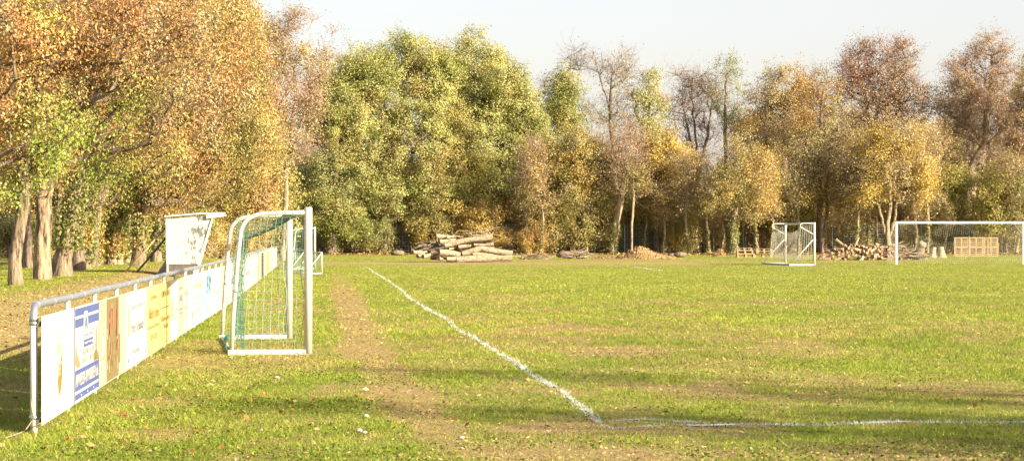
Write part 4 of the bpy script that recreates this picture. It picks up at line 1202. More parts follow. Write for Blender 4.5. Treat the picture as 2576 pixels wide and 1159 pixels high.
PAL = {
    'orange': [(.42, .23, .08), (.46, .28, .10), (.37, .17, .055), (.48, .32, .13), (.39, .24, .09)],
    'rust': [(.44, .20, .08), (.38, .15, .06), (.46, .25, .10)],
    'amber': [(.52, .37, .10), (.48, .32, .09), (.54, .42, .14), (.43, .29, .09)],
    'yellowgreen': [(.37, .35, .08), (.33, .33, .07), (.43, .38, .11), (.38, .30, .09)],
    'lime': [(.27, .35, .05), (.33, .38, .07), (.21, .29, .04)],
    'oak': [(.41, .42, .12), (.47, .47, .17), (.35, .36, .095), (.50, .49, .22), (.44, .38, .12)],
    'darkgreen': [(.25, .27, .06), (.31, .32, .08), (.35, .34, .11), (.20, .22, .045)],
    'olive': [(.34, .28, .09), (.39, .32, .11), (.29, .24, .07), (.35, .31, .09)],
    'gold': [(.55, .39, .08), (.50, .34, .07), (.56, .43, .12), (.44, .32, .08)],
    'brown': [(.37, .24, .13), (.42, .28, .16), (.32, .20, .11), (.40, .29, .15)],
    'beige': [(.44, .34, .17), (.40, .31, .15), (.48, .38, .21), (.38, .31, .13)],
    'redbrown': [(.38, .19, .11), (.42, .24, .14), (.33, .16, .09), (.40, .26, .14)],
    'ivy': [(.20, .22, .05), (.32, .32, .10), (.42, .38, .17), (.14, .16, .04)],
    'pale': [(.33, .37, .16), (.38, .39, .19), (.28, .31, .12)],
    'twigred': [(.38, .22, .13), (.40, .27, .16), (.34, .21, .13)],
}
def mixcols(spec, P, rg):
    """spec: palette name or list of (weight, palette); clumps by position"""
    n = len(P)
    if isinstance(spec, str): spec = [(1, spec)]
    w = np.array([s[0] for s in spec], float); w /= w.sum(); cw = np.cumsum(w)
    f = fbm(P[:, 0] * .45 + P[:, 1] * .23, P[:, 2] * .45 + P[:, 1] * .17, 71, 3)
    f = np.clip((f - .5) * 3.0 + .5 + rg.normal(0, .09, n), 0, .999)
    k = np.searchsorted(cw, f)
    out = np.zeros((n, 3))
    for i, (_, nm) in enumerate(spec):
        p = np.array(PAL[nm]); m = k == i
        out[m] = p[rg.integers(0, len(p), m.sum())]
    return out * rg.uniform(.84, 1.16, (n, 1)) * (1 + .5 * (fbm(P[:, 0] * 1.1, P[:, 2] * 1.1 + P[:, 1], 93, 2)[:, None] - .5))

def make_tree(name, label, base, trunk, lobes, pal, nclus=160, leaves=110, lsize=.15, spread=.55, rbase=.3, bark='bark', twigs=5, twl=.7, twr=.012, seed=1,
              droop=0., ivy=None, forks=None, aspect=.62, seg=.9, shell=.55, cat='tree', group=None, up=.35, trunkpart=True, maxr=None, flare=.25):
    """base (x,y); trunk: list of world points; lobes: (cx,cy,cz,rx,ry,rz[,weight]) in world metres"""
    rg = np.random.default_rng(seed)
    bx, by = base; bz = float(hz(bx, by)) if by < 190 else 0.
    O = np.array([bx, by, bz])
    T = thing(name, label, cat, (bx, by, bz), 0, group)
    tp = [np.array(p, float) - O for p in trunk]
    # densify the trunk
    pts = []; 
    for a, b in zip(tp[:-1], tp[1:]):
        k = max(1, int(np.linalg.norm(b - a) / .55))
        pts += [a + (b - a) * i / k for i in range(k)]
    pts.append(tp[-1]); pts = np.array(pts)
    sm = pts.copy(); sm[1:-1] = (pts[:-2] + 2 * pts[1:-1] + pts[2:]) / 4
    wob = rg.normal(0, .035, sm.shape); wob[0] = 0; sm = sm + wob
    nodes = [p for p in sm]; par = [-1] + list(range(len(sm) - 1)); ntr = len(sm)
    for fk in (forks or []):      # extra leading limbs: list of world points, joined to the nearest trunk node
        fp = [np.array(p, float) - O for p in fk]
        for _ in range(3):      # round the corners
            fp = [fp[0]] + [q for a_, b_ in zip(fp[:-1], fp[1:]) for q in (a_ * .75 + b_ * .25, a_ * .25 + b_ * .75)] + [fp[-1]]
        j = int(np.argmin([np.linalg.norm(nodes[i] - fp[0]) for i in range(ntr)])); prev = j
        cur = nodes[j]
        for q in fp:
            k = max(1, int(np.linalg.norm(q - cur) / .6))
            for i in range(1, k + 1):
                nodes.append(cur + (q - cur) * i / k + rg.normal(0, .03, 3)); par.append(prev); prev = len(nodes) - 1
            cur = q
    # cluster centres inside the lobes, more towards the outside
    lw = np.array([(l[3] * l[4] + l[3] * l[5]) * (l[6] if len(l) > 6 else 1) for l in lobes]); lw /= lw.sum()
    cl = []; lp = []; lc = []; nclus = int(nclus * (1.2 if by > 135 else 1))
    for l, w in zip(lobes, lw):
        k = max(2, int(round(nclus * w)))
        d = rg.normal(size=(k, 3)); d /= np.linalg.norm(d, axis=1)[:, None]
        r = rg.uniform(shell ** 3, 1, (k, 1)) ** (1 / 3) * rg.uniform(.68, 1.14, (k, 1))
        cl.append(np.array(l[:3]) - O + d * r * np.array(l[3:6])); lp += [l[7] if len(l) > 7 and l[7] else pal] * k; lc += [np.array(l[:3]) - O] * k
    cl = np.concatenate(cl); sc3 = 1.1 if by < 135 else .75
    gap = fbm(cl[:, 0] * sc3 + cl[:, 1] * sc3 * .6 + seed, cl[:, 2] * sc3 - cl[:, 1] * sc3 * .4, 7 + seed, 2)
    mk = (cl[:, 2] > .25) & (gap > (.16 if nclus > 800 else .33)); cl = cl[mk]; lp = [p for p, m_ in zip(lp, mk) if m_]; lc = [p for p, m_ in zip(lc, mk) if m_]
    tn = np.array(nodes)
    dist = np.min(np.linalg.norm(cl[:, None] - tn[None], axis=2), axis=1)
    order = np.argsort(dist)
    NP = np.empty((len(nodes) + len(cl) * 14, 3)); NP[:len(nodes)] = tn; cnt = len(nodes)
    par = list(par) + [0] * (len(NP) - cnt)
    ends = []; ep = []; ec = []
    minz = .35 * cl[:, 2].min() if len(cl) else 0
    for ci in order:
        c = cl[ci]; P = NP[:cnt]
        dv = P - c; d = np.linalg.norm(dv, axis=1) + np.maximum(0, dv[:, 2] + .25) * 1.6 + np.maximum(0, minz - P[:, 2]) * 3
        j = int(np.argmin(d)); a = NP[j]; L = np.linalg.norm(c - a); k = min(12, max(1, int(L / seg)))
        prev = j
        for i in range(1, k + 1):
            t = i / k
            q = a + (c - a) * t + np.array([0, 0, -1.]) * .10 * L * math.sin(PI * t) * (1 if rg.random() < .6 else -1) + (rg.normal(0, .05 * L / k + .03, 3) if i < k else 0)
            NP[cnt] = q; par[cnt] = prev; prev = cnt; cnt += 1
        ends.append(prev); ep.append(lp[ci]); ec.append(lc[ci])
    P = NP[:cnt]; par = np.array(par[:cnt])
    R = np.zeros(cnt); acc = np.zeros(cnt); r0 = twr * 1.15
    for i in range(cnt - 1, -1, -1):
        R[i] = max(r0, acc[i] ** (1 / 2.35) if acc[i] > 0 else r0)
        if par[i] >= 0: acc[par[i]] += R[i] ** 2.35
    k = (rbase - r0) / max(1e-6, R[0] - r0); R = r0 + (R - r0) * k
    if maxr: R[ntr:] = np.minimum(R[ntr:], maxr)
    # trunk (with limbs) as continuous rings for the stem, frusta for the rest
    tr = MB(); n = 28 if by < 110 else 12
    near_ = by < 135; zrel = P[:ntr, 2]; rad = np.maximum(R[:ntr], .03) * (.86 if near_ else 1) * (1 + flare * np.exp(-zrel / .45))
    tr.tube([Vector(p) for p in np.vstack([[P[0] - np.array([0, 0, .15])], P[:ntr]])], [float(rad[0]) * 1.1] + [float(q) for q in rad], n)
    ph = rg.uniform(0, 6)
    V = np.array(tr.V); cidx = np.minimum(np.arange(len(V)) // n, ntr); C0 = np.vstack([[P[0] - np.array([0, 0, .15])], P[:ntr]])[cidx]
    ang = (np.arange(len(V)) % n) / n * 2 * PI
    kf = 1 + .08 * np.sin(ang * 3 + ph + V[:, 2] * .6) + .05 * np.sin(ang * 5 + V[:, 2] * 1.3) + (.09 * np.sin(ang * 11 + 1.5 * np.sin(V[:, 2] * 2.1 + ph)) + rg.normal(0, .03, len(V)) if near_ else rg.normal(0, .02, len(V)))
    V = C0 + (V - C0) * kf[:, None]
    tr.V = [tuple(v) for v in V]
    trunk_o = tr.build('trunk', M[bark], T)
    idx = np.arange(ntr, cnt); A = P[par[idx]]; B = P[idx]; rb = R[idx]; ra = np.minimum(R[par[idx]], rb * 1.35 + .01)
    Vs = []; Fq = []; off = 0
    for lo, hi, sd in ((.07, 9, 7), (.03, .07, 5), (0, .03, 3)):
        m = (rb >= lo) & (rb < hi)
        if m.any():
            v, f = tubes_np(A[m], B[m], ra[m], rb[m], sd); Vs.append(v); Fq.append(f + off); off += len(v)
    # twigs spraying from each cluster
    E = P[ends]; dirs = E - P[par[ends]]; dirs /= np.maximum(np.linalg.norm(dirs, axis=1)[:, None], 1e-6)
    tips = E
    if twigs:
        Er = np.repeat(E, twigs, 0); dr = np.repeat(dirs, twigs, 0) * .6 + rg.normal(0, .62, (len(Er), 3)); dr[:, 2] += .22 - droop * .5
        dr /= np.linalg.norm(dr, axis=1)[:, None]; ln = rg.uniform(.45, 1.15, (len(Er), 1)) * twl
        mid = Er + dr * ln * .55 + rg.normal(0, .05 * twl, Er.shape); tip = mid + (dr + rg.normal(0, .25, Er.shape)) * ln * .55
        rr = np.full(len(Er), twr)
        for a_, b_, r1, r2 in ((Er, mid, rr, rr * .8), (mid, tip, rr * .8, rr * .45)):
            v, f = tubes_np(a_, b_, r1, r2, 3); Vs.append(v); Fq.append(f + off); off += len(v)
        if leaves < 40:       # bare trees: a second order of twigs
            t2 = mid + rg.normal(0, .5, mid.shape) * twl
            v, f = tubes_np(mid, t2, rr * .75, rr * .4, 3); Vs.append(v); Fq.append(f + off); off += len(v)
            tips = np.concatenate([E, mid, tip, t2])
        else: tips = np.concatenate([E, mid, tip])
    me = npmesh('branches', np.concatenate(Vs), np.concatenate(Fq), M['bark_limb'] if by < 135 else M['bark_twig'] if bark in ('bark', 'bark_ochre') else M[bark], smooth=True)
    link('branches', me, T)
    near = by < 135
    lm, lz = (1.05, .92) if near else (1.6, .80)
    if leaves < 30: lm = 1.2
    if not near: spread *= .8
    lcen = np.array(ec)
    nl = int(leaves * lm * len(E)); lsize = lsize * lz
    if nl > 0:
        ti = rg.integers(0, len(tips), nl); ne = len(E)
        own = np.where(ti < ne, ti, ((ti - ne) % max(1, ne * twigs)) // max(1, twigs)) if twigs else ti
        dd = rg.normal(size=(nl, 3)); dd /= np.linalg.norm(dd, axis=1)[:, None]
        c = tips[ti] + dd * (rg.random((nl, 1)) ** .55) * spread * 1.45 * np.array([1, 1, .75]) 
        ok = c[:, 2] > .1; c = c[ok]; own = own[ok]
        cols = np.zeros((len(c), 3)); keys = {}
        for i_, p_ in enumerate(ep): keys.setdefault(str(p_), (p_, []))[1].append(i_)
        for p_, ii in keys.values():
            m_ = np.isin(own, ii)
            if m_.any(): cols[m_] = mixcols(p_, (c + O)[m_], rg)
        o1 = c - E[own]; o1 /= np.linalg.norm(o1, axis=1)[:, None] + .15
        o2 = E[own] - lcen[own]; o2 /= np.linalg.norm(o2, axis=1)[:, None] + .3
        v, f = kites(c, rg.uniform(.55, 1.25, len(c)) * lsize, cols, rg, aspect, droop, up, o1 * .75 + o2 * .6)
        link('crown', npmesh('crown', v, f, M['leaf'], tint=cols), T)
    if ivy:    # (z0, z1, count, radius growth)
        z0, z1, k, grow = ivy
        zz = rg.uniform(z0, z1, k); j = np.clip(np.searchsorted(P[:ntr, 2], zz), 0, ntr - 1)
        c0 = P[j].copy(); c0[:, 2] = zz; a = rg.uniform(0, 2 * PI, k)
        clump = .5 + 1.0 * noise2(zz * 1.6 + 5, a * 1.2, seed)
        rr = R[j] + np.abs(rg.normal(.05, grow, k)) * clump
        c = c0 + np.stack([np.cos(a) * rr, np.sin(a) * rr, np.zeros(k)], 1)
        cols = mixcols([(1, 'ivy'), (1.2, 'darkgreen'), (.5, 'amber')], c + O, rg) * .85
        v, f = kites(c, rg.uniform(.6, 1.2, k) * min(lsize, .14), cols, rg, .85, .4, .1)
        link('ivy', npmesh('ivy', v, f, M['leaf'], tint=cols), T)
    return T
def at(D, *pts):                       # display coordinates -> world points at distance D
    return [tuple(W(u, v, D)) for u, v in pts]
def lob(D, *ls):                       # (u, v, ru, rv[, depth shift, weight]) -> ellipsoids
    o = []
    for l in ls:
        dd = l[4] if len(l) > 4 else 0; wgt = l[5] if len(l) > 5 else 1
        p = W(l[0], l[1], D + dd); k = (D + dd) / F
        o.append((p.x, p.y, p.z, l[2] * k, .5 * (l[2] + l[3]) * k * .9, l[3] * k, wgt, l[6] if len(l) > 6 else None))
    return o
NT = 0
def tree(label, D, tr, ls, pal, **kw):
    global NT; NT += 1
    P = at(D, *tr); b = P[0]
    gz = float(hz(b[0], D)) if D < 190 else 0.
    P[0] = (b[0], D, gz)
    nm = kw.pop('name', 'tree')
    kw.setdefault('seed', 100 + NT)
    if 'forks' in kw: kw['forks'] = [[tuple(W(u_, v_, D - (0 if q_ == 0 or D > 90 else min(3.2, 1.3 * q_)))) for q_, (u_, v_) in enumerate(f)] for f in kw['forks']]
    return make_tree(nm, label, (b[0], D), P, lob(D, *ls), pal, **kw)

AV = 'avenue trees behind the railing'
# --- avenue on the left
OR = [(.5, 'yellowgreen'), (1.2, 'amber'), (3, 'orange'), (1.2, 'rust'), (.9, 'beige')]
LM = [(2, 'lime'), (1.2, 'yellowgreen'), (.6, 'orange')]
LO = [(1, 'yellowgreen'), (1.6, 'amber'), (1.4, 'orange'), (.7, 'beige')]
tree('autumn tree at the left edge with a sawn limb stub, mostly outside the frame', 57, [(-45, 730), (-42, 520), (-60, 300), (-40, 60)],
     [(-20, 60, 200, 170), (60, 330, 110, 90, 0, .7, LM), (-60, 300, 120, 140), (6, 510, 26, 44, 0, .6, LM)], OR, nclus=150, leaves=120, lsize=.10, spread=.33, rbase=.24, twl=.55, twr=.007, seed=5,
     forks=[[(-40, 430), (60, 350), (180, 260), (330, 210)], [(-45, 300), (60, 180), (220, 90), (380, 60)], [(-44, 545), (-20, 548), (2, 547)]], group=AV)
tree('slim forked trunk nearest in the avenue, smooth grey bark and lime green leaves', 60.5, [(38, 718), (44, 600), (50, 510), (62, 420), (58, 250), (90, 60)],
     [(50, 400, 100, 80, 0, 1, LM), (130, 330, 110, 80, 0, .8, LM), (60, 180, 170, 120), (200, 60, 230, 130)], OR, nclus=230, leaves=110, lsize=.10, spread=.34, rbase=.17, twl=.55, twr=.007, droop=.5, aspect=.42, bark='bark', twigs=11,
     forks=[[(42, 560), (15, 500), (5, 420), (-10, 300)], [(58, 330), (150, 240), (260, 190), (400, 185)], [(60, 270), (180, 215), (320, 180)], [(58, 400), (170, 300), (260, 250)]], group=AV)
tree('thick trunk with deeply furrowed bark, second in the avenue', 68.5, [(105, 703), (110, 600), (112, 450), (130, 330), (150, 180), (200, 40)],
     [(160, 390, 100, 55, 0, 1, LM), (230, 270, 150, 100, 0, .7, LM), (250, 160, 190, 120), (330, 90, 210, 130), (115, 450, 60, 30, -1, .6, LM)], OR, nclus=240, leaves=120, lsize=.105, spread=.38, rbase=.25, twl=.6, twr=.008, droop=.5, aspect=.42, bark='bark_ochre', twigs=11,
     forks=[[(128, 330), (250, 240), (380, 190), (520, 150)], [(120, 450), (150, 380), (180, 300)], [(140, 260), (240, 160), (380, 120), (480, 60)]], flare=.25, group=AV)
tree('ivy clad leaning trunk beside the furrowed one', 73.7, [(152, 695), (165, 600), (185, 500), (200, 380), (240, 200), (280, 60)],
     [(250, 405, 85, 50, 0, .8, LM), (300, 300, 150, 110), (380, 160, 190, 130), (250, 60, 190, 110)], OR, nclus=240, leaves=125, lsize=.105, spread=.4, rbase=.26, twl=.6, twr=.008, droop=.5, aspect=.42, twigs=11,
     ivy=(.8, 4.6, 3600, .13), group=AV, flare=.7, forks=[[(195, 400), (300, 330), (420, 300), (520, 340)]])
tree('leafy trunk behind the ivy clad leaning one', 86, [(198, 682), (200, 600), (215, 480), (260, 350), (330, 200)],
     [(280, 450, 110, 80, 0, 1, LO), (380, 340, 160, 110), (470, 200, 190, 140), (420, 60, 210, 120)], OR, nclus=250, leaves=140, lsize=.115, spread=.45, rbase=.22, twl=.65, twr=.009, droop=.5, aspect=.42, ivy=(.8, 3.6, 2500, .12), group=AV, twigs=11)
tree('broad pale trunk wrapped in ivy in the middle of the avenue', 103, [(285, 665), (290, 580), (296, 490), (330, 380), (380, 240)],
     [(330, 470, 110, 70, 0, 1, LO), (280, 500, 60, 40, 0, .6, LM), (430, 380, 150, 100, 0, 1, LO), (520, 270, 150, 140), (540, 110, 130, 150), (420, 120, 150, 110)], OR, nclus=310, leaves=160, lsize=.125, spread=.5, rbase=.36, twl=.75, twr=.010, droop=.5, aspect=.42, ivy=(.3, 4.2, 5200, .16), group=AV, bark='bark_ochre', twigs=11,
     forks=[[(330, 400), (420, 340), (520, 330), (640, 360)]])
tree('straight trunk with a cut branch stub, left of the dugout props', 99, [(345, 668), (352, 600), (358, 500), (365, 400), (420, 280)],
     [(400, 470, 90, 60, 0, 1, LO), (470, 400, 120, 80, 0, 1, LO), (560, 330, 120, 110), (570, 190, 110, 120)], OR, nclus=230, leaves=150, lsize=.12, spread=.5, rbase=.28, twl=.75, twr=.010, droop=.5, aspect=.42, ivy=(.5, 3.0, 1300, .08), group=AV, twigs=11, forks=[[(356, 520), (372, 505), (376, 500)]])
tree('pale trunk just left of the dugout', 113, [(392, 662), (400, 560), (398, 470), (440, 360), (500, 240)],
     [(450, 470, 80, 50, 0, 1, LO), (560, 420, 110, 80, 0, 1, LO), (600, 300, 100, 130), (590, 130, 80, 130), (480, 60, 170, 110)], OR, nclus=290, leaves=160, lsize=.13, spread=.55, rbase=.27, twl=.8, twr=.011, droop=.5, aspect=.42, ivy=(.5, 3.5, 1300, .08), group=AV, twigs=11)
tree('twin pale trunks leaning right behind the dugout roof', 118, [(440, 660), (450, 560), (470, 470), (500, 380), (550, 240)],
     [(560, 480, 110, 50, 0, 1, LO), (640, 430, 60, 80, 0, 1, LO), (640, 300, 56, 110), (620, 170, 50, 100), (560, 60, 80, 100), (610, 520, 70, 26, 0, 1, LO)], OR, nclus=340, leaves=165, lsize=.13, spread=.55, rbase=.28, twl=.85, twr=.011, droop=.5, aspect=.42, bark='bark_pale', twigs=11,
     forks=[[(446, 570), (430, 520), (428, 440)], [(462, 560), (495, 470), (540, 400), (600, 380)]], group=AV)
tree('dark slender trunk standing back between the first two avenue trees', 92, [(70, 668), (68, 560), (66, 470), (90, 330)],
     [(60, 450, 80, 60, 0, 1, LM), (120, 350, 120, 90), (60, 220, 140, 130)], OR, nclus=140, leaves=120, lsize=.12, spread=.5, rbase=.20, twl=.7, twr=.010, bark='bark_dark', group=AV)
tree('dark trunk in shade between the ivy clad trunks of the avenue', 97, [(238, 672), (234, 590), (240, 500), (250, 420)], [(260, 400, 80, 60, 0, 1, LO)], LO, nclus=70, leaves=120, lsize=.12, spread=.45, rbase=.24, twl=.7, twr=.010, bark='bark_dark', ivy=(.2, 3.4, 1800, .16), group=AV, twigs=9)
tree('thin ivy speckled trunk right of the broad pale one', 112, [(320, 661), (322, 590), (318, 500), (335, 420)], [(345, 410, 70, 60, 0, 1, LO)], LO, nclus=60, leaves=120, lsize=.12, spread=.45, rbase=.19, twl=.7, twr=.010, bark='bark_pale', ivy=(.2, 3.4, 1200, .10), group=AV, twigs=9)
tree('stout ivy covered trunk close behind the leafy one', 92, [(216, 678), (214, 600), (208, 500), (215, 430)], [(215, 400, 80, 50, 0, 1, LM)], LO, nclus=50, leaves=120, lsize=.12, spread=.45, rbase=.22, twl=.7, twr=.010, bark='bark', ivy=(.1, 3.6, 2600, .18), group=AV, twigs=9)
tree('thin grey sapling right of the furrowed trunk', 78, [(143, 690), (147, 600), (146, 500), (155, 440)], [(155, 440, 40, 50)], 'lime', nclus=18, leaves=110, lsize=.10, spread=.3, rbase=.07, twl=.5, twr=.008, group=AV)
tree('big autumn tree filling the upper left behind the avenue', 96, [(225, 672), (240, 560), (280, 380), (340, 120)],
     [(250, 180, 260, 170), (480, 60, 170, 130), (80, 80, 240, 150), (300, 360, 200, 90)], OR, nclus=320, leaves=160, lsize=.125, spread=.6, rbase=.26, twl=.85, twr=.011, droop=.5, aspect=.42, group=AV, twigs=11)
BG = 'trees of the wood behind the wire fence'
# --- wood, from left to right
tree('tall thin pale trunk with sparse reddish crown at the far end of the railing', 150, [(712, 652), (716, 560), (720, 430), (738, 300), (745, 130)],
     [(740, 250, 100, 110), (750, 110, 95, 85), (690, 110, 50, 70), (720, 370, 100, 60), (800, 150, 50, 50, 0, .6)], [(1, 'twigred'), (1, 'beige'), (1, 'amber')], nclus=210, leaves=60, lsize=.15, spread=.5, rbase=.17, bark='bark_pale', twigs=9, twl=1.0, twr=.012, group=BG,
     forks=[[(724, 430), (750, 330), (790, 230)]])
tree('dark ivy grown tree left of the big oaks', 197, [(833, 641), (836, 560), (845, 400), (850, 280)],
     [(850, 260, 70, 110), (810, 300, 50, 80), (840, 440, 90, 70), (820, 530, 80, 70), (880, 560, 50, 50)], [(1.2, 'darkgreen'), (1.2, 'olive'), (1, 'ivy')], nclus=260, leaves=150, lsize=.19, spread=.6, rbase=.36, bark='bark_dark', ivy=(.1, 6, 1500, .22), twl=.9, group=BG)
tree('large green oak with an ivy covered trunk, left of the two big oaks', 200, [(969, 642), (968, 560), (985, 450), (1000, 330), (1020, 180)],
     [(1018, 125, 40, 50), (1050, 150, 50, 60), (970, 160, 70, 60), (1080, 200, 60, 75), (900, 240, 80, 90), (1010, 260, 110, 110), (860, 330, 60, 90), (940, 380, 110, 100), (885, 170, 50, 44), (1060, 400, 110, 90), (990, 490, 90, 60), (900, 460, 70, 60), (1100, 260, 70, 110), (1090, 480, 60, 50), (835, 250, 50, 70, 0, .8), (1095, 165, 45, 50, -1), (930, 200, 70, 70, -2), (880, 300, 80, 90, -2), (820, 330, 36, 60)],
     [(.6, 'darkgreen'), (5, 'oak'), (.5, 'olive')], nclus=860, leaves=120, lsize=.18, spread=.55, rbase=.5, ivy=(.1, 4.2, 2200, .25), twl=.9, twr=.014, shell=.35, group=BG, forks=[[(975, 540), (900, 400), (870, 330)]])
tree('large green oak with the pointed top, right of the two big oaks', 202, [(1192, 640), (1190, 560), (1188, 450), (1190, 300), (1190, 180)],
     [(1188, 120, 36, 44), (1150, 180, 60, 60), (1235, 170, 50, 66), (1180, 260, 100, 90), (1270, 260, 64, 90), (1130, 350, 90, 90), (1230, 370, 110, 100), (1320, 360, 60, 90), (1180, 470, 100, 46), (1290, 450, 90, 64), (1335, 440, 46, 70), (1130, 260, 60, 80), (1300, 240, 44, 50), (1335, 300, 40, 60), (1350, 370, 36, 60), (1260, 200, 50, 60, -2), (1120, 200, 46, 70, -2)],
     [(.6, 'darkgreen'), (5, 'oak'), (.8, 'yellowgreen')], nclus=860, leaves=120, lsize=.18, spread=.55, rbase=.48, twl=.9, twr=.014, shell=.35, group=BG, forks=[[(1190, 500), (1260, 380), (1320, 330)]])
tree('sparse tree with a yellow green ivy column below bare top twigs', 206, [(1432, 640), (1430, 500), (1425, 330), (1430, 200), (1445, 140)],
     [(1425, 220, 34, 45), (1420, 300, 42, 60), (1435, 380, 60, 60), (1400, 250, 60, 70, 1, .3)], [(1, 'yellowgreen'), (1, 'darkgreen')], nclus=110, leaves=120, lsize=.19, spread=.6, rbase=.22, twl=1.1, group=BG)
tree('bare branched tree left of the ivy column tree', 210, [(1370, 640), (1376, 500), (1385, 400), (1360, 280)],
     [(1370, 270, 40, 70), (1400, 330, 40, 70), (1450, 150, 36, 30), (1350, 330, 26, 40)], 'brown', nclus=70, leaves=8, lsize=.2, spread=.6, rbase=.18, twigs=8, twl=1.5, twr=.014, bark='bark_dark', group=BG)
tree('broad olive yellow tree right of the green oaks', 199, [(1440, 642), (1442, 590), (1450, 500), (1455, 400)],
     [(1450, 400, 90, 80), (1420, 480, 80, 80), (1500, 480, 60, 90), (1460, 570, 90, 50), (1380, 560, 44, 60)], [(2, 'olive'), (1.6, 'beige'), (1, 'yellowgreen'), (.8, 'amber')], nclus=330, leaves=140, lsize=.17, spread=.6, rbase=.24, twl=.9, group=BG, bark='bark_ochre',
     forks=[[(1440, 620), (1415, 560), (1400, 500)], [(1442, 620), (1480, 560), (1510, 480)]], cat='tree')
tree('tall airy tree with bare forked top right of centre', 208, [(1560, 640), (1550, 480), (1540, 350), (1535, 260), (1540, 170)],
     [(1540, 200, 50, 60), (1520, 270, 45, 60), (1575, 160, 30, 30), (1500, 160, 22, 30), (1550, 330, 70, 60)], [(1, 'brown'), (1, 'pale')], nclus=110, leaves=18, lsize=.18, spread=.6, rbase=.22, twigs=7, twl=1.3, twr=.013, group=BG, forks=[[(1538, 280), (1510, 200), (1498, 150)]])
tree('leaning pale trunk with reddish twigs', 197, [(1541, 642), (1552, 560), (1565, 480), (1580, 400), (1590, 340)],
     [(1580, 370, 50, 60), (1550, 430, 50, 50), (1600, 450, 40, 60)], [(1, 'twigred'), (1, 'brown')], nclus=90, leaves=42, lsize=.16, spread=.6, rbase=.25, twigs=9, twl=1.2, twr=.013, bark='bark_pale', group=BG, ivy=(.1, 2.6, 500, .08))
tree('thin straight pale trunk just left of the wood chip mound', 196, [(1589, 642), (1590, 580), (1592, 520), (1594, 450)], [(1594, 450, 30, 50)], 'olive', nclus=24, leaves=50, lsize=.16, spread=.6, rbase=.10, bark='bark_pale', twl=.9, group=BG)
tree('small topped dark green tree on a thin stem', 208, [(1630, 640), (1632, 480), (1625, 350), (1632, 260)],
     [(1634, 210, 24, 40), (1610, 255, 36, 30), (1648, 262, 32, 34), (1625, 310, 44, 30, 0, .6)], [(1, 'oak'), (1, 'darkgreen'), (.8, 'amber')], nclus=64, leaves=60, lsize=.18, spread=.55, rbase=.2, twl=.9, group=BG, forks=[[(1626, 340), (1600, 290), (1592, 260)]])
tree('golden yellow maple in the middle of the wood', 200, [(1655, 642), (1652, 580), (1650, 480), (1650, 380)],
     [(1650, 370, 50, 60), (1690, 420, 60, 60), (1630, 440, 44, 70), (1660, 500, 70, 50)], [(3, 'gold'), (1, 'amber'), (.8, 'yellowgreen')], nclus=200, leaves=125, lsize=.19, spread=.6, rbase=.24, twl=.9, group=BG)
tree('bare upright branched tree with many dark stems against the sky', 212, [(1770, 640), (1765, 500), (1755, 400), (1745, 300), (1740, 200)],
     [(1735, 210, 45, 50), (1765, 260, 50, 70), (1710, 290, 36, 80), (1790, 230, 28, 60), (1750, 350, 60, 60)], [(1, 'brown')], nclus=130, leaves=12, lsize=.16, spread=.6, rbase=.22, twigs=7, twl=1.5, twr=.014, bark='bark', group=BG,
     forks=[[(1760, 440), (1730, 330), (1712, 230)], [(1760, 430), (1785, 320), (1795, 210)]])
tree('pale green airy treetop right of the bare dark stems', 210, [(1835, 640), (1832, 500), (1825, 350), (1825, 200)],
     [(1825, 165, 34, 24), (1840, 210, 30, 40), (1810, 250, 26, 40), (1840, 300, 40, 50)], [(1, 'pale')], nclus=70, leaves=45, lsize=.17, spread=.5, rbase=.18, twl=1., group=BG)
tree('ivy ringed pale trunk spreading limbs left of the pallets', 194, [(1845, 644), (1846, 580), (1852, 500), (1868, 450)],
     [(1860, 440, 70, 60), (1820, 480, 60, 60), (1910, 440, 60, 70), (1870, 380, 50, 50), (1900, 520, 60, 40)], [(1.5, 'beige'), (1, 'yellowgreen'), (1.5, 'olive'), (1, 'amber')], nclus=190, leaves=62, lsize=.16, spread=.46, rbase=.26, bark='bark_pale', twl=1., group=BG, ivy=(.1, 3.2, 1500, .10),
     forks=[[(1852, 510), (1810, 470), (1790, 440)], [(1856, 500), (1900, 440), (1930, 400)]])
tree('bright orange tree between the pale treetop and the red brown tree', 205, [(1980, 640), (1975, 500), (1970, 350), (1975, 230)],
     [(1975, 220, 60, 60), (1920, 280, 60, 70), (2010, 270, 50, 60), (1960, 350, 80, 70), (1890, 360, 50, 70)], [(1.2, 'orange'), (1, 'gold'), (2, 'amber'), (1, 'beige')], nclus=250, leaves=80, lsize=.19, spread=.5, rbase=.28, twl=1.1, group=BG)
tree('tall airy olive tree with twin dark trunks right of the side on goal', 199, [(2064, 642), (2064, 560), (2060, 450), (2065, 330), (2070, 220)],
     [(2070, 220, 55, 50), (2060, 300, 70, 60), (2020, 380, 70, 70), (2110, 380, 70, 80), (2060, 460, 90, 70)], [(2, 'beige'), (1, 'olive'), (1, 'yellowgreen'), (.8, 'orange')], nclus=280, leaves=62, lsize=.16, spread=.46, rbase=.27, bark='bark_dark', twl=1.1, group=BG,
     forks=[[(2064, 630), (2080, 560), (2082, 450), (2090, 350)], [(2062, 500), (2040, 470), (2020, 400)]])
tree('red brown tree with dark forking limbs and sky showing through', 207, [(2195, 640), (2195, 500), (2190, 400), (2200, 320), (2220, 200)],
     [(2215, 130, 60, 40), (2160, 170, 50, 60), (2270, 150, 50, 50), (2210, 220, 90, 60), (2130, 230, 36, 60), (2290, 260, 50, 70), (2200, 300, 90, 50)], [(2, 'redbrown'), (2, 'brown')], nclus=300, leaves=52, lsize=.18, spread=.6, rbase=.34, bark='bark_dark', twigs=7, twl=1.2, twr=.016, group=BG,
     forks=[[(2192, 400), (2150, 330), (2120, 270)], [(2195, 380), (2240, 300), (2290, 240)], [(2196, 360), (2180, 260), (2160, 160)]])
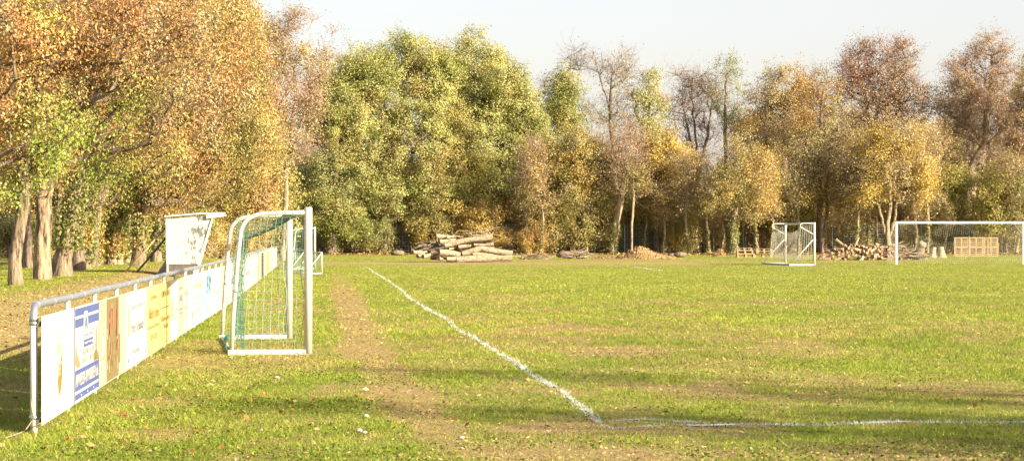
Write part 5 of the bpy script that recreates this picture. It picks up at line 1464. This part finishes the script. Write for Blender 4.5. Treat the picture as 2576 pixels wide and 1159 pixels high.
tree('golden leaved tree on a pale trunk left of the far right goal', 195, [(2236, 642), (2232, 580), (2238, 520), (2240, 430)],
     [(2250, 350, 70, 46), (2200, 400, 60, 60), (2300, 400, 56, 70), (2250, 460, 90, 60), (2180, 480, 46, 50), (2320, 480, 36, 50)], [(1.3, 'gold'), (2, 'amber'), (1.2, 'beige')], nclus=270, leaves=82, lsize=.17, spread=.6, rbase=.22, bark='bark_pale', twl=1., group=BG,
     forks=[[(2236, 600), (2250, 560), (2255, 500)], [(2234, 610), (2220, 560), (2205, 500)]])
tree('stout grey trunk behind the left post of the far right goal', 203, [(2268, 641), (2262, 580), (2252, 520), (2240, 430)], [(2250, 430, 50, 50)], 'brown', nclus=40, leaves=40, lsize=.16, spread=.6, rbase=.30, bark='bark', group=BG)
tree('huge brown tree with a pale twisted dead limb at the right', 206, [(2425, 640), (2435, 500), (2445, 420), (2475, 370), (2490, 250), (2495, 140)],
     [(2495, 130, 45, 46), (2440, 190, 66, 60), (2520, 220, 60, 70), (2390, 270, 60, 80), (2470, 290, 90, 70), (2540, 320, 50, 70), (2420, 370, 80, 60), (2530, 420, 60, 50)], [(3, 'brown'), (1.4, 'beige'), (.6, 'redbrown')], nclus=420, leaves=58, lsize=.17, spread=.46, rbase=.5, bark='bark_pale', twigs=8, twl=1.2, twr=.015, group=BG,
     forks=[[(2440, 440), (2480, 390), (2455, 330), (2430, 300)], [(2470, 380), (2510, 340), (2560, 290)]])
tree('orange brown tree at the right edge of the picture', 200, [(2590, 641), (2592, 500), (2600, 350), (2605, 220)],
     [(2600, 210, 50, 80), (2570, 320, 50, 70), (2640, 300, 70, 100), (2590, 430, 66, 70)], [(2, 'brown'), (1, 'orange'), (1, 'olive')], nclus=240, leaves=90, lsize=.18, spread=.46, rbase=.3, twl=1.1, group=BG)
tree('yellow leaved small tree above the upright pallets', 200, [(2420, 641), (2422, 580), (2420, 520), (2425, 480)],
     [(2400, 460, 60, 30), (2440, 500, 50, 50), (2380, 500, 40, 40)], [(3, 'gold'), (1, 'yellowgreen')], nclus=110, leaves=90, lsize=.17, spread=.6, rbase=.14, twl=.9, group=BG)
tree('dense green olive tree at the foot of the right edge', 198, [(2530, 641), (2530, 560), (2532, 480)],
     [(2530, 480, 60, 80), (2500, 560, 50, 60), (2570, 560, 60, 60)], [(2, 'darkgreen'), (2, 'olive'), (1, 'yellowgreen')], nclus=190, leaves=125, lsize=.18, spread=.6, rbase=.18, twl=.9, group=BG)

# --- fillers: copied trees and bushes behind and along the fence
UND = 'undergrowth bushes along the wire fence'
def proto_bush(seed, pal, w, h, leaves=110, ncl=70, ls=.16):
    r = np.random.default_rng(seed)
    lb = [(0 + r.uniform(-.5, .5) * w, 230 + r.uniform(-.4, .4) * w, h * r.uniform(.35, .7), w * .5 * r.uniform(.6, 1), w * .45, h * .38) for _ in range(5)]
    T = make_tree('bush', 'bush', (0, 230), [(0, 230, 0), (.05, 230, h * .3), (0, 230, h * .6)], lb, pal, nclus=ncl, leaves=leaves, lsize=ls, spread=.42, rbase=.08, seed=seed, twl=.8, cat='bush', twigs=6, flare=.1,
                  group=UND)
    return T
def proto_tree(seed, pal, h, leaves=70, ncl=170, bark='bark_dark', twigs=6):
    r = np.random.default_rng(seed)
    lb = [(r.uniform(-2, 2), 230 + r.uniform(-1.5, 1.5), h * z, r.uniform(1.6, 2.8) * (1.2 - z * .4), 2.2, h * .16) for z in (.35, .5, .5, .65, .8, .88)]
    return make_tree('tree', 'tree', (0, 230), [(0, 230, 0), (.2, 230, h * .4), (-.2, 230, h * .8)], lb, pal, nclus=ncl, leaves=leaves, lsize=.22, spread=.7, rbase=.22, seed=seed, bark=bark, twl=1.2, twr=.016, twigs=twigs,
                     group='rear trees of the wood')
bushes = [(proto_bush(401, [(1.6, 'olive'), (1.4, 'gold'), (1, 'yellowgreen')], 3.2, 4.2), 'olive yellow'), (proto_bush(402, [(1, 'darkgreen'), (1, 'olive'), (1, 'yellowgreen')], 3.0, 3.6), 'dark green'),
          (proto_bush(403, [(2, 'amber'), (1, 'gold')], 2.8, 3.4), 'amber brown'), (proto_bush(404, [(2, 'amber'), (1, 'beige'), (.4, 'brown')], 3.4, 5.0, 80), 'thin beige brown'),
          (proto_bush(405, [(1.4, 'orange'), (1, 'amber')], 2.4, 3.0), 'orange'), (proto_bush(406, [(2, 'ivy'), (1, 'yellowgreen')], 2.6, 3.2), 'light green')]
rb = random.Random(77)
usedp = set()
def where(u):
    marks = [(-200, 'beyond the left frame edge'), (60, 'behind the first avenue trunks'), (200, 'behind the ivy clad avenue trunk'), (330, 'behind the middle of the avenue'), (440, 'behind the dugout'), (560, 'right of the dugout roof'), (650, 'behind the far end of the railing'), (760, 'behind the nearest goal'), (860, 'beside the ivy grown tree'),
             (970, 'at the left oak trunk'), (1080, 'left of the big log pile'), (1180, 'behind the big log pile'), (1290, 'at the right end of the log pile'), (1370, 'behind the low twig heap'), (1460, 'behind the brushwood by the olive tree'), (1545, 'at the leaning pale trunk'),
             (1640, 'behind the wood chip mound'), (1730, 'right of the wood chip mound'), (1810, 'behind the small leaf heap'), (1890, 'behind the stacked pallets'), (1990, 'behind the side on goal'), (2080, 'right of the side on goal'), (2170, 'behind the firewood heap'),
             (2270, 'at the left post of the far right goal'), (2350, 'behind the tree stump'), (2450, 'behind the upright pallets'), (2540, 'at the right post of the far right goal'), (2700, 'beyond the right frame edge')]
    return min(marks, key=lambda m: abs(m[0] - u))[1]
SEEN = {}
def place(lst, i, u, D, s, sz, word, extra=''):
    p, col = lst[i]
    first = id(p) not in usedp; usedp.add(id(p))
    o = p if first else copy_tree(p)
    o.location = ((u - 1288) / F * D, D, 0); o.rotation_euler = (0, 0, rb.uniform(0, 6.28)); o.scale = (s, s, sz)
    lab = '%s %s %s%s' % (col, word, where(u), extra)
    n = SEEN.get(lab, 0); SEEN[lab] = n + 1
    q = ['', ', second one', ', third one', ', fourth one', ', fifth one', ', sixth one', ', seventh one'][min(n, 6)]
    o['label'] = lab + q
# front edge bushes, some before and some behind the wire
front = [(775, 0, 203), (800, 1, 204), (905, 3, 203), (930, 5, 199), (1045, 3, 204), (1085, 0, 200), (1120, 3, 204), (1205, 2, 200), (1255, 2, 199), (1265, 0, 204), (1345, 4, 197), (1365, 2, 199), (1395, 5, 200), (1505, 0, 202), (1575, 3, 204),
         (1610, 1, 206), (1640, 5, 203), (1690, 3, 202), (1715, 0, 199), (1745, 1, 204), (1775, 3, 202), (1800, 0, 205), (1880, 0, 203), (1925, 3, 202), (1960, 1, 204), (1990, 0, 200), (2020, 2, 203), (2045, 3, 206), (2110, 1, 204),
         (2140, 3, 203), (2175, 0, 203), (2210, 3, 205), (2290, 0, 202), (2315, 4, 203), (2350, 4, 205), (2370, 2, 202), (2400, 3, 204), (2455, 4, 203), (2480, 1, 202), (2510, 3, 200), (2550, 0, 203), (2590, 1, 204), (2630, 0, 202),
         (1435, 3, 204), (1480, 1, 206), (880, 1, 206), (990, 3, 206), (1150, 1, 207), (1310, 3, 206), (860, 5, 199), (2340, 1, 207), (2240, 1, 206)]
for u, i, D in front:
    s = rb.uniform(.75, 1.15) * (.8 if D < 200 else 1)
    place(bushes, i, u, D, s, s * rb.uniform(.85, 1.25), 'bush')
for k in range(34):      # second and third rows, taller
    u = 690 + k * 59 + rb.uniform(-22, 22); D = rb.uniform(209, 216)
    s = rb.uniform(1.2, 1.7); place(bushes, rb.choice([0, 1, 1, 3, 3, 2]), u, D, s, s * rb.uniform(1.0, 1.45), 'bush', ', deeper in')
for k in range(16):      # behind the avenue on the left
    u = -150 + k * 56 + rb.uniform(-20, 20); D = rb.uniform(175, 205)
    s = rb.uniform(1.0, 1.6); place(bushes, rb.choice([0, 1, 3, 1, 5]), u, D, s, s * rb.uniform(1.0, 1.3), 'bush')
for k, (u, D, i) in enumerate([(20, 128, 5), (130, 132, 0), (235, 126, 5), (318, 132, 2), (372, 136, 2), (410, 130, 0), (462, 135, 5), (510, 150, 3), (560, 160, 2), (610, 168, 3), (655, 172, 2)]):
    s_ = rb.uniform(.6, .9); place(bushes, i, u, D, s_, s_ * 1.1, 'bush', ', low among the trunks')
rears = [(proto_tree(501, [(2, 'brown'), (1, 'olive')], 12.5, 40), 'brown'), (proto_tree(502, [(1, 'olive'), (1, 'yellowgreen'), (1, 'darkgreen')], 11.5, 80), 'olive green'),
         (proto_tree(503, [(1, 'brown')], 13., 12, 150, twigs=9), 'almost bare'), (proto_tree(504, [(1, 'amber'), (1, 'brown'), (.6, 'orange')], 12., 60), 'amber')]
for k in range(46):
    u = -200 + k * 64 + rb.uniform(-22, 22); D = rb.uniform(216, 238)
    s = rb.uniform(.7, .95) * (1.0 if u < 1320 else 1.28 if u > 1860 else .92); place(rears, rb.choice([0, 3, 2, 3, 0, 1] if u > 1320 else [0, 1, 2, 3, 0, 1]), u, D, s, s * rb.uniform(.85, 1.1), 'rear tree')
for k in range(14):      # rear avenue side
    u = -220 + k * 66 + rb.uniform(-15, 15); D = rb.uniform(140, 172)
    if u > 560: D = rb.uniform(180, 200)
    s = rb.uniform(.75, 1.0); place(rears, rb.choice([0, 1, 3, 1]), u, D, s, s, 'tree', ', nearer than the wood')

# thin lit stems standing in front of the wood
SP = 'saplings along the wire fence'
sapl = []
for q, (pl_, bk) in enumerate((([(1, 'beige'), (1.4, 'amber')], 'bark_pale'), ([(1, 'amber'), (1, 'brown')], 'bark_ochre'), ([(1, 'yellowgreen'), (1, 'beige')], 'bark_pale'))):
    rr_ = random.Random(q); w_ = [rr_.uniform(-.5, .5) for _ in range(4)]
    sapl.append((make_tree('sapling', 'sapling', (0, 230), [(0, 230, 0), (w_[0], 230, 2.4), (w_[1], 230, 4.8), (w_[2] * 1.6, 230, 7.4)],
        [(w_[1], 230, 5.0, 1.1, 1.1, 1.3), (w_[2] * 1.5, 230, 6.8, 1.3, 1.3, 1.4), (w_[0], 230, 3.4, .8, .8, .7, .5)], pl_, nclus=62, leaves=34, lsize=.15, spread=.5, rbase=.10, bark=bk, seed=600 + q, twigs=7, twl=1.0, twr=.012,
        ivy=(.1, 2.2, 260, .06), cat='sapling', group=SP), ('beige leaved', 'amber leaved', 'yellow green leaved')[q]))
for u, i, D in [(1315, 2, 197), (1358, 1, 196), (1478, 0, 198), (1512, 1, 201), (1618, 2, 199), (1668, 0, 197), (1700, 1, 199), (1735, 0, 196), (1785, 2, 198), (1815, 1, 199), (1905, 0, 198),
                (1935, 1, 197), (1962, 0, 199), (2010, 2, 198), (2040, 0, 200), (2112, 1, 197), (2150, 0, 196), (2182, 2, 198), (2206, 0, 199), (2302, 1, 197), (2335, 0, 198), (2372, 2, 199), (2398, 0, 201), (2520, 1, 200), (2556, 0, 197)]:
    s_ = rb.uniform(.75, 1.15); place(sapl, i, u, D, s_, s_ * rb.uniform(.8, 1.25), 'sapling')

# --- trees outside the frame on the right whose shade falls across the foreground
def shade_tree(x, y, H, w, seed, lab):
    lb = [(x + random.uniform(-.3, .3) * w, y, H * z, w * a, w * a, H * .09) for z, a in ((.3, .7), (.45, 1), (.6, 1), (.75, .8), (.9, .45))]
    make_tree('tree', lab, (x, y), [(x, y, 0), (x, y, H * .5), (x, y, H * .95)], lb, [(1, 'olive'), (1, 'amber')], nclus=120, leaves=24, lsize=.22, spread=.5, rbase=.11, seed=seed, twl=.7, group='trees beside the field outside the frame')
shade_tree(27.5, 10.0, 14.5, 2.1, 61, 'slender olive tree standing at the right of the viewer, outside the picture')
shade_tree(20.6, 8.2, 11.5, 1.9, 63, 'small olive crowned tree between the other two, outside the picture')
shade_tree(24.6, 7.6, 11.0, 1.5, 62, 'narrow amber tree nearer the viewer, outside the picture')

# ------------------------------------------------------------------ small twig by the first post
def twig():
    mb = MB(); x, y = GX(62, 1100)
    z = float(hz(x, y))
    mb.tube([(x - .12, y - .2, z + .01), (x, y, z + .05), (x + .05, y + .1, z + .14), (x + .02, y + .15, z + .30)], [.006, .006, .005, .003], 5)
    mb.tube([(x, y, z + .05), (x + .10, y - .05, z + .10), (x + .16, y - .05, z + .13)], [.005, .004, .002], 5)
    tag(mb.build('twig', M['bark_pale']), 'thin forked twig sticking up beside the foot of the first railing post', 'twig')
twig()

# ------------------------------------------------------------------ camera, sun, sky
cam = bpy.data.cameras.new('camera'); co = bpy.data.objects.new('camera', cam); C.objects.link(co)
cam.sensor_width = 36; cam.lens = 36 * F / 2576; cam.clip_end = 6000; cam.clip_start = .1
co.location = (0, 0, CAMZ); co.rotation_euler = (PI / 2, 0, 0)
cam.shift_y = 10.5 / 2576
sc.camera = co
EL = math.radians(22); AZ = math.radians(57)
d = Vector((math.sin(AZ) * math.cos(EL), -math.cos(AZ) * math.cos(EL), math.sin(EL)))
sun = bpy.data.lights.new('sun', 'SUN'); so = bpy.data.objects.new('sun', sun); C.objects.link(so)
sun.energy = 4.1; sun.angle = math.radians(.5); sun.color = (1, .88, .66)
so.rotation_euler = d.to_track_quat('Z', 'Y').to_euler(); so.location = (30, -20, 30)
w = bpy.data.worlds.new('World'); sc.world = w; w.use_nodes = True
nt = w.node_tree; bg = nt.nodes['Background']
sky = nt.nodes.new('ShaderNodeTexSky'); sky.sky_type = 'NISHITA'; sky.sun_disc = False
sky.sun_elevation = EL; sky.sun_rotation = math.atan2(d.x, d.y); sky.dust_density = 2.0; sky.air_density = 1.0; sky.ozone_density = 1.0
veil = nt.nodes.new('ShaderNodeMix'); veil.data_type = 'RGBA'; veil.inputs[0].default_value = .62      # plain pale tone mixed in to lighten the whole sky
veil.inputs[7].default_value = (1.62, 1.28, 1.31, 1); nt.links.new(sky.outputs[0], veil.inputs[6]); nt.links.new(veil.outputs[2], bg.inputs['Color']); bg.inputs['Strength'].default_value = .118
sc.view_settings.view_transform = 'Standard'; sc.view_settings.look = 'None'; sc.view_settings.gamma = 1; sc.view_settings.use_curve_mapping = False
sc.view_settings.exposure = 1.83
sc.cycles.max_bounces = 6; sc.cycles.diffuse_bounces = 3; sc.cycles.transparent_max_bounces = 8; sc.cycles.transmission_bounces = 3
sc.render.use_persistent_data = False
